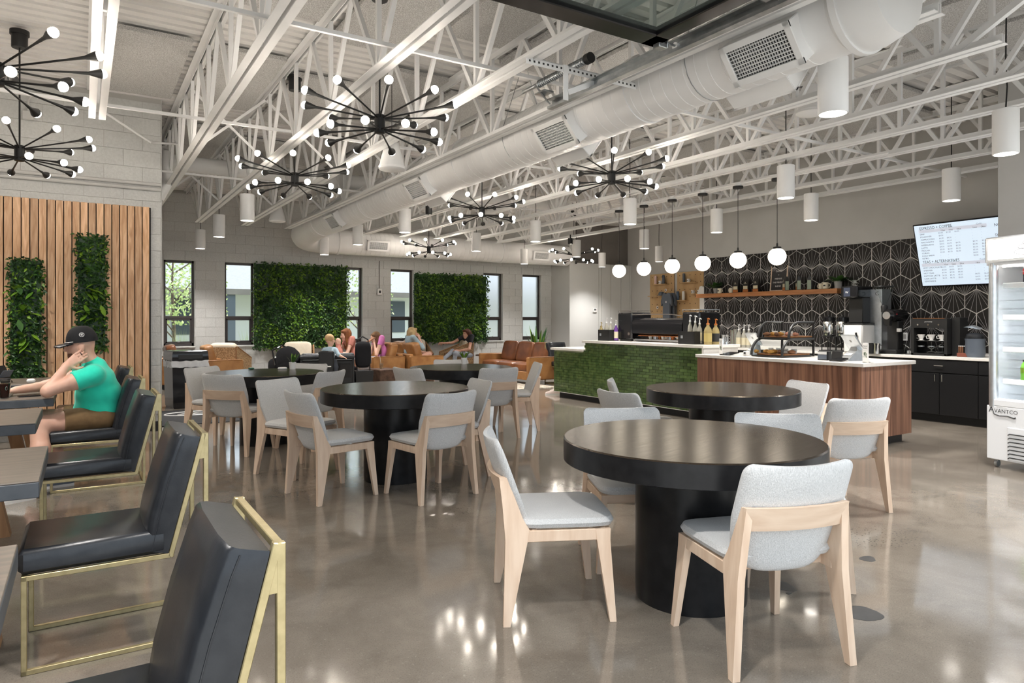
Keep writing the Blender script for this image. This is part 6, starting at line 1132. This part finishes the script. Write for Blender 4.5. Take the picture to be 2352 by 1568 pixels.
def dress(parent, prims, vox, k, mats, cloth):
    body = []                                             # bare body: clothed prims shrink so that garments lie over them
    for p in prims:
        if p[0] in 'cf':
            if p[5] in cloth: body.append(('c', p[1], p[2], max(p[3]-.014, .01), max(p[4]-.014, .01), 0)+tuple(p[6:]))
            else: body.append(p)
        elif p[3] in cloth: body.append(('e', p[1], [max(v-.014, .01) for v in p[2]], 0)+tuple(p[4:]))
        else: body.append(p)
    O('body', sdf_mesh('body', body, vox, k, mats), None, parent)
    for mi, nm in cloth.items():
        q = [p[:5]+(0,)+tuple(p[6:]) if p[0] in 'cf' else p[:3]+(0,)+tuple(p[4:]) for p in prims if (p[5] if p[0] in 'cf' else p[3]) == mi]
        if q: O(nm, sdf_mesh(nm, q, vox, k, [mats[mi]]), None, parent)
def V3(*a): return Vector(a)
def hand(P, w, d, n, m, s=1.0, curl=.35, thumb=1):
    w, d, n = Vector(w), Vector(d).normalized(), Vector(n); n = (n-d*n.dot(d)).normalized(); sd = d.cross(n)*thumb
    for o in (-.026, -.009, .009, .026): P.append(('c', w+sd*o*.5*s, w+d*.085*s+sd*o*s, .016*s, .0125*s, m, .012))
    for o, L in ((-.030, .058), (-.010, .070), (.010, .076), (.030, .068)):
        a = w+d*.085*s+sd*o*s; b = a+(d+n*curl*.5+sd*o*1.2)*(L*.55*s); c = b+(d+n*curl*1.6+sd*o*.6)*(L*.5*s); P.append(('c', a, b, .0098*s, .009*s, m, .003)); P.append(('c', b, c, .009*s, .0078*s, m, .003))
    a = w+d*.02*s+sd*.022*s; b = a+(d*.55+sd*.8+n*.2)*.05*s; c = b+(d*.9+sd*.3+n*.3)*.035*s; P.append(('c', a, b, .014*s, .011*s, m, .006)); P.append(('c', b, c, .0105*s, .009*s, m, .004))
def head(P, c, f, skin, s=1.0, lip=None, eye=None):
    f = Vector(f).normalized(); up = (V3(0, 0, 1)-f*f.z).normalized(); l = up.cross(f); R_ = Matrix((f, l, up)).transposed(); c = Vector(c); q = lambda x, y, z: c+(f*x+l*y+up*z)*s
    P += [('e', q(-.005, 0, .02), V3(.100, .077, .105)*s, skin, R_), ('e', q(.030, 0, -.050), V3(.068, .060, .070)*s, skin, R_), ('c', q(.05, 0, -.095), q(.078, 0, -.092), .028*s, .020*s, skin), ('c', q(.094, 0, .015), q(.113, 0, -.025), .009*s, .0135*s, skin, .012)]
    for k in (-1, 1):
        P += [('e', q(-.005, k*.078, -.012), V3(.024, .013, .036)*s, skin, R_, .004), ('c', q(.086, k*.018, .035), q(.078, k*.048, .033), .010*s, .010*s, skin, .012), ('e', q(.062, k*.04, -.03), V3(.024, .022, .024)*s, skin, R_)]
        if eye is not None: P.append(('e', q(.089, k*.032, .012), V3(.008, .012, .006)*s, eye, R_, .002))
    if lip is not None: P.append(('e', q(.092, 0, -.055), V3(.010, .024, .008)*s, lip, R_, .004))
    return q
K['lip'] = mat('lips', (.48, .17, .14), None, .5); K['eye'] = mat('eye_dark', (.03, .02, .02), None, .3); K['beard'] = mat('brown_beard', (.17, .08, .05), (.25, .12, .08), .9, sc=60)
def shoe(par, p, d, mm, s=1.0, stripes=True):
    d = Vector((d[0], d[1], 0)).normalized(); M = Matrix(((-d.y, d.x, 0, p[0]), (d.x, d.y, 0, p[1]), (0, 0, 1, p[2]), (0, 0, 0, 1))) ; M = Matrix(((d.y, d.x, 0, p[0]), (-d.x, d.y, 0, p[1]), (0, 0, 1, p[2]), (0, 0, 0, 1))); rr = []
    for y, w_, z1 in ((-.09, .055, .09), (-.06, .075, .10), (0, .08, .10), (.06, .09, .075), (.12, .095, .058), (.17, .07, .048), (.19, .03, .035)): rr.append([(x*s, y*s, z*s) for x, z in ((-w_/2, .018), (w_/2, .018), (w_/2*.95, z1*.7), (w_/4, z1), (-w_/4, z1), (-w_/2*.95, z1*.7))])
    o = O('shoe', MB().loft(rr, M=M), mm, par, ang=80); O('sole', MB().prism([(r[0][0]*1.06, r[0][1]) for r in rr]+[(r[1][0]*1.06, r[1][1]) for r in rr[::-1]], 0, .02*s, M), K['pot'], o)
    if stripes:
        for q in range(3): O('stripe', MB().bar(M @ V3(.049*s, (.0+.03*q)*s, .025), M @ V3(.040*s, (.02+.03*q)*s, .07*s), .012, .004), K['ink'], o, smooth=False)
# ---- the man at the slab table
mn = E('person', 'man in teal t-shirt, brown shorts and black cap leaning on his hand', 'person', (.10, 6.76, 0), pi); P = []; SK, SH_, KH, LI, EY, BE = range(6)
q = head(P, (.108, .03, 1.165), (1, 0, -.12), SK, 1.0, LI, EY); P += [('e', q(.045, 0, -.075), (.056, .057, .050), BE, None, .006)]
P += [('c', (.02, .02, .99), (.075, .03, 1.10), .066, .060, SK), ('c', (.0, .02, .985), (.035, .02, 1.02), .082, .070, SH_, .02)]
P += [('e', (-.015, 0, .625), (.180, .185, .135), SH_), ('e', (-.022, 0, .75), (.176, .188, .16), SH_), ('e', (.005, 0, .88), (.150, .20, .13), SH_), ('c', (.01, -.165, .93), (.02, .17, .93), .080, .080, SH_)]
P += [('f', (.02, .19, .925), (.150, .222, .880), .078, .084, SH_, .03), ('c', (.05, .2, .915), (.325, .262, .822), .056, .050, SK, .02), ('c', (.33, .262, .812), (.205, .178, 1.005), .047, .031, SK, .015)]
hand(P, (.212, .178, 1.0), (-.72, -.18, .60), (-.3, -1, 0), SK, 1.12, .25, -1)
P += [('f', (.02, -.18, .925), (.15, -.20, .885), .080, .080, SH_, .03), ('c', (.06, -.19, .91), (.35, -.19, .825), .055, .048, SK, .02), ('c', (.35, -.19, .825), (.56, -.12, .805), .044, .030, SK, .015)]
hand(P, (.56, -.12, .805), (1, .15, -.12), (0, 0, -1), SK, 1.05, .45, -1)
P += [('e', (-.055, 0, .545), (.155, .19, .105), KH)]
for k, kx, kz in ((1, .385, .548), (-1, .385, .555)):
    P += [('f', (-.03, k*.10, .555), (.225, k*.138, .553), .108, .100, KH, .03), ('c', (.1, k*.12, .552), (kx, k*.15, kz), .084, .074, SK, .01)]
P += [('c', (.385, .15, .54), (.375, .24, .36), .070, .064, SK, .03), ('c', (.375, .24, .36), (.43, .33, .11), .062, .040, SK), ('c', (.43, .33, .11), (.46, .345, .06), .042, .045, SK), ('c', (.385, -.15, .545), (.31, -.09, .34), .069, .062, SK, .03), ('c', (.31, -.09, .34), (.21, -.02, .11), .060, .038, SK), ('c', (.21, -.02, .11), (.22, -.02, .06), .04, .045, SK)]
dress(mn, P, .0075, .035, [K['skin_p'], K['teal'], K['khaki'], K['lip'], K['eye'], K['beard']], {1: 't_shirt', 2: 'shorts'})
shoe(mn, (.50, .36, 0), (.9, .35), K['pot'], 1.1); shoe(mn, (.255, -.02, 0), (.95, .1), K['tumbler'], 1.1, False)
hf = V3(1, 0, -.12).normalized(); hu = V3(.12, 0, 1).normalized(); HM = Matrix(((hf.x, 0, hu.x, .100), (0, 1, 0, .03), (hf.z, 0, hu.z, 1.205), (0, 0, 0, 1))); cpm = MB(); rr = []
for i in range(9): a = i/8*pi/2; rr.append([(.118*math.cos(a)**.75*math.cos(t)*(1 if math.cos(t) < 0 else .97), .096*math.cos(a)**.75*math.sin(t), -.012+.137*math.sin(a)) for t in [2*pi*j/36 for j in range(36)]])
cpm.loft(rr, M=HM); cap_ = O('cap', cpm, mat('black_twill', (.010, .010, .012), None, .8), mn, 'black cap with a round emblem'); bm = MB(); br_ = []
for i in range(7): t = i/6; br_.append([(.075+.125*t+(.0 if t else 0), .10*math.sin(u)*(1-.15*t), -.002-.016*t*t-.014*math.sin(u)**2) for u in [-1.25+2.5*j/14 for j in range(15)]])
vs_ = []; 
for i, row in enumerate(br_):
    for j, (x, y, z) in enumerate(row): u = -1.25+2.5*j/14; vs_.append(((.078+(.105*i/6))*1.0*math.cos(u*.62)+.02*(i/6), .098*math.sin(u)/math.sin(1.25), z))
nn = len(vs_); fs_ = []
for i in range(6):
    for j in range(14): a = i*15+j; fs_ += [(a, a+1, a+16, a+15), (nn+a, nn+a+15, nn+a+16, nn+a+1)]
bm.add(vs_+[(x, y, z-.009) for x, y, z in vs_], fs_, HM); O('brim', bm, K['black_leather'], cap_); O('brim_cord', MB().tube([HM @ V3(.120*math.cos(u*.80), .099*math.sin(u), .0) for u in [-1.3+2.6*j/14 for j in range(15)]], .003, 5), K['pot'], cap_)
EM = HM @ T(-.005, .0975, .052) @ RX(-pi/2) @ RX(A(14)); O('round_emblem', MB().lathe([(.019, 0), (.0165, .0015), (.0145, 0)], 24, EM).box((0, .003, 0), (.014, .008, .002), 0, EM).box((0, -.006, 0), (.018, .005, .002), 0, EM), K['paper'], cap_)
O('ring', MB().lathe([(.0112, -.003), (.0118, 0), (.0112, .003)], 16, T(.106, .155, 1.102) @ RZ(.2) @ RY(A(-50))), K['black'], mn)
# ---- lounge people (seated, smaller in view)
def sitter(lab, loc, rz, seat, lean, hp, hf_, armL, armR, legs, mats, sleeve=.45, sc=1.0, hair=None, hairmat=None, vox=.012, face=True, pants=1.0, shoes=None):
    t = E('person', lab, 'person', loc, rz); P = []; z0 = seat+.09*sc; ch = V3(lean*.42, 0, z0+.40*sc); nk = V3(lean*.52, 0, z0+.52*sc); s = sc
    head(P, hp, hf_, 0, s*.98, 3 if face else None, 4 if face else None); hp_ = Vector(hp)
    P += [('c', nk, hp_-Vector(hf_).normalized()*.02*s-V3(0, 0, .06*s), .05*s, .046*s, 0), ('e', (0, 0, z0), (.14*s, .17*s, .11*s), 2), ('e', (lean*.2, 0, z0+.17*s), (.115*s, .150*s, .17*s), 1), ('e', ch, (.11*s, .165*s, .13*s), 1), ('c', ch+V3(0, -.13*s, .07*s), ch+V3(0, .13*s, .07*s), .062*s, .062*s, 1)]
    for k, arm in ((1, armL), (-1, armR)):
        sh_ = ch+V3(0, k*.165*s, .075*s); el, wr, fd = Vector(arm[0]), Vector(arm[1]), Vector(arm[2]); P.append(('c', sh_, el, .044*s, .036*s, 0, .02)); P.append(('c', el, wr, .036*s, .025*s, 0, .015))
        if sleeve > 0: P.append(('f' if sleeve < .5 else 'c', sh_, sh_.lerp(el, min(1, sleeve*2)), .058*s, .054*s, 1, .02))
        if sleeve > .5: P.append(('f', el, el.lerp(wr, (sleeve-.5)*2), .052*s, .042*s, 1, .02))
        hand(P, wr, fd, (0, -k, -.3), 0, s, .4, k)
    for k, (kn, an) in zip((1, -1), legs):
        hp2 = V3(.02, k*.085*s, z0-.01); kn, an = Vector(kn), Vector(an); lm_ = 2 if pants >= 1 else 0
        P += [('c' if pants >= 1 else 'f', hp2, kn if pants >= 1 else hp2.lerp(kn, .55), .088*s, .070*s, 2, .03), ('c', kn, an, .060*s, .044*s, lm_, .02)]+([('c', hp2, kn, .070*s, .058*s, 0, .03)] if pants < 1 else [])
    dress(t, P, vox, .035*s, mats+[K['lip'], K['eye']], {1: 'top', 2: 'trousers'})
    if hair: O('hair', sdf_mesh('hair', hair, vox, .03, [hairmat]), None, t)
    for k, (kn, an) in enumerate(legs): shoe(t, (an[0]+.05, an[1], an[2]-.075), (1, 0), shoes or K['pot'], .95*s, False)
    return t
def hairset(hp, f, s=1.0, L=.3, w=.075, fringe=True):
    f = Vector(f).normalized(); c = Vector(hp); up = V3(0, 0, 1); l = up.cross(f).normalized(); R_ = Matrix((f, l, f.cross(l))).transposed(); H = [('e', c-f*.022+up*.032, V3(.102, .090, .108)*s, 0, R_)]
    for k in (-1, 0, 1): H.append(('c', c-f*.055+l*(k*.055)+up*.02, c-f*(.075+.02*(k == 0))+l*(k*.085)-up*L, .055*s, w*.55, 0))
    for k in (-1, 1): H.append(('c', c+f*.01+l*(k*.074)+up*.05, c-f*.02+l*(k*.088)-up*L*.8, .030*s, .028*s, 0))
    if fringe: H.append(('c', c+f*.070+l*.045+up*.085, c+f*.070-l*.045+up*.085, .026*s, .026*s, 0))
    return H
C = lambda n, a, b, **k: mat(n, a, b, .85, sc=12, **k)
K['red_hair'] = C('auburn_hair', (.26, .095, .03), (.14, .045, .015)); K['brown_hair'] = C('brown_hair', (.20, .105, .05), (.11, .055, .025)); K['blonde'] = C('blonde_hair', (.52, .38, .20), (.36, .25, .12)); K['dark_hair'] = C('chestnut_hair', (.10, .032, .018), (.055, .018, .01)); K['fair'] = C('fair_fuzz', (.50, .33, .17), (.42, .26, .13))
K['pink_top'] = C('pink_top', (.66, .22, .50), (.58, .17, .43)); K['salmon'] = C('salmon_top', (.60, .25, .20), (.52, .20, .16)); K['sky'] = C('pale_blue_top', (.36, .47, .53), (.30, .40, .46)); K['black_top'] = C('black_tee', (.012, .013, .018), (.018, .018, .024)); K['denim'] = C('pale_denim', (.34, .37, .42), (.27, .30, .36)); K['dark_pants'] = C('dark_shorts', (.03, .035, .045), None)
f = (1, 0, -.35); hp = (.20, .02, .98)
sitter('person in pink top bowing their head on the tan sofa', (5.62, 14.22, 0), pi, .42, .24, hp, f, ((.26, .24, .62), (.24, .06, .90), (-.2, -.3, 1)), ((.22, -.22, .62), (.42, -.12, .60), (1, 0, 0)), (((.42, .11, .50), (.45, .12, .08)), ((.42, -.11, .50), (.45, -.12, .08))), [K['skin_p'], K['pink_top'], K['denim']], .22, 1.0, hairset(hp, f, 1, .34), K['brown_hair'])
f = (1, .1, .05); hp = (.10, 0, 1.08)
sitter('blonde woman in pale blue top resting her chin on her hand', (6.22, 14.25, 0), 0, .42, .12, hp, f, ((.28, .20, .66), (.45, .05, .62), (1, -.2, 0)), ((.26, -.20, .74), (.235, -.08, .945), (-.15, .35, .9)), (((.48, .09, .53), (.52, .12, .08)), ((.50, -.02, .58), (.66, .10, .25))), [K['skin'], K['sky'], K['dark_pants']], .75, 1.0, hairset(hp, f, 1, .30), K['blonde'], pants=.5)
f = (1, .12, 0); hp = (.06, 0, 1.02)
sitter('dark haired woman in black t-shirt and pale jeans, arm stretched out', (8.17, 15.0, 0), A(188), .42, .02, hp, f, ((.16, .24, .66), (.36, .10, .62), (1, -.3, 0)), ((.28, -.30, .80), (.55, -.34, .80), (1, 0, -.1)), (((.46, .08, .56), (.50, .05, .10)), ((.45, -.05, .60), (.78, .02, .42))), [K['skin'], K['black_top'], K['denim']], .26, .97, hairset(hp, f, 1, .14), K['dark_hair'])
f = (1, -.1, -.2); hp = (.16, 0, 1.06); ot = E('ottoman', 'tan leather ottoman under the auburn haired woman', 'ottoman', (4.85, 14.0, 0)); O('pad', MB().box((0, 0, .27), (.5, .55, .30), .04), K['leather'], ot); O('plinth', MB().box((0, 0, .06), (.44, .48, .12), .005), K['black'], ot)
sitter('auburn haired woman in salmon top cradling an infant', (4.85, 14.0, 0), pi, .42, .16, hp, f, ((.22, .24, .66), (.40, .05, .74), (.6, -.6, .2)), ((.22, -.24, .66), (.42, -.08, .72), (.5, .6, .2)), (((.44, .11, .52), (.46, .12, .08)), ((.44, -.11, .52), (.46, -.12, .08))), [K['skin_p'], K['salmon'], K['denim']], .22, 1.0, hairset(hp, f, 1, .36), K['red_hair'])
P = []; head(P, (.0, .0, .12), (-.3, .6, -.3), 0, .66, 2, 3); P += [('c', (.0, 0, .05), (.0, -.05, -.08), .05, .07, 1), ('c', (0, -.05, -.08), (.05, -.1, -.22), .07, .05, 1)]
t = E('person', 'bald infant held against the auburn haired woman', 'person', (4.50, 13.90, .80)); O('body', sdf_mesh('body', P, .010, .03, [K['skin_p'], K['salmon'], K['lip'], K['eye']]), None, t)
# toddler in the clip on seat
f = (.6, .75, .05); t = E('person', 'fair haired toddler in pale top sitting in the clip on stroller seat', 'person', (3.82, 12.27, 0), A(-18)); P = []; head(P, (0, -.0, 1.01), f, 0, .86, 2, 3); P += [('c', (0, 0, .90), (0, 0, .94), .035, .035, 0), ('e', (0, -.01, .75), (.085, .085, .15), 1), ('c', (-.08, 0, .84), (.08, 0, .84), .04, .04, 1), ('c', (.10, -.01, .83), (.15, -.08, .74), .042, .036, 1, .02), ('c', (.15, -.08, .74), (.21, -.10, .71), .028, .022, 0, .01), ('c', (-.10, 0, .83), (-.14, .05, .74), .042, .034, 1, .02), ('c', (-.14, .05, .74), (-.12, .10, .76), .026, .022, 0, .01), ('c', (.07, -.04, .62), (.10, -.10, .52), .055, .045, 4), ('c', (.10, -.10, .52), (.10, -.12, .38), .042, .035, 4), ('c', (-.07, -.04, .62), (-.10, -.10, .52), .055, .045, 4), ('c', (-.10, -.10, .52), (-.10, -.12, .38), .042, .035, 4)]
hand(P, (.21, -.10, .71), (1, -.3, -.3), (0, 0, -1), 0, .6, .4, 1); hand(P, (-.12, .10, .76), (.3, 1, .1), (0, 0, -1), 0, .6, .4, 1)
dress(t, P, .009, .03, [K['skin_p'], K['sky'], K['lip'], K['eye'], K['dark_pants']], {1: 'top', 4: 'trousers'}); O('hair', sdf_mesh('hair', [('e', V3(0, 0, 1.045)-Vector(f).normalized()*.02, (.084, .078, .082), 0)], .011, .02, [K['fair']]), None, t)
# child behind the folded stroller reaching to the person in pink
P = []; f = (.9, .4, 0); head(P, (.0, .14, .57), f, 0, .8, 2, 3); P += [('c', (0, .10, .46), (0, .13, .52), .04, .038, 0), ('e', (0, .06, .36), (.10, .11, .13), 1), ('c', (0, -.05, .45), (0, .17, .45), .045, .045, 1), ('c', (.02, -.05, .46), (.12, .02, .83), .036, .031, 0, .02), ('c', (.12, .02, .83), (.56, .42, 1.0), .029, .021, 0, .015), ('c', (0, .18, .45), (.08, .22, .34), .034, .028, 0, .02), ('c', (.08, .22, .34), (.18, .18, .30), .026, .02, 0, .015), ('c', (0, .0, .24), (.20, -.02, .30), .07, .055, 4), ('c', (.20, -.02, .30), (.14, -.02, .06), .05, .035, 4), ('c', (0, .12, .24), (.20, .15, .30), .07, .055, 4), ('c', (.20, .15, .30), (.14, .15, .06), .05, .035, 4)]
hand(P, (.56, .42, 1.0), (.7, .7, .1), (0, 0, -1), 0, .75, .6, 1); hand(P, (.18, .18, .30), (1, 0, -.3), (0, 0, -1), 0, .7, .5, -1)
t = E('person', 'crouching child mostly hidden by the stroller, bare arm reaching right', 'person', (4.46, 12.86, 0), A(0)); dress(t, P, .010, .03, [K['skin_d'], K['black_top'], K['lip'], K['eye'], K['dark_pants']], {1: 'top', 4: 'trousers'}); O('hair', sdf_mesh('hair', [('e', (-.02, .135, .605), (.085, .078, .085), 0)], .011, .02, [K['dark_hair']]), None, t)
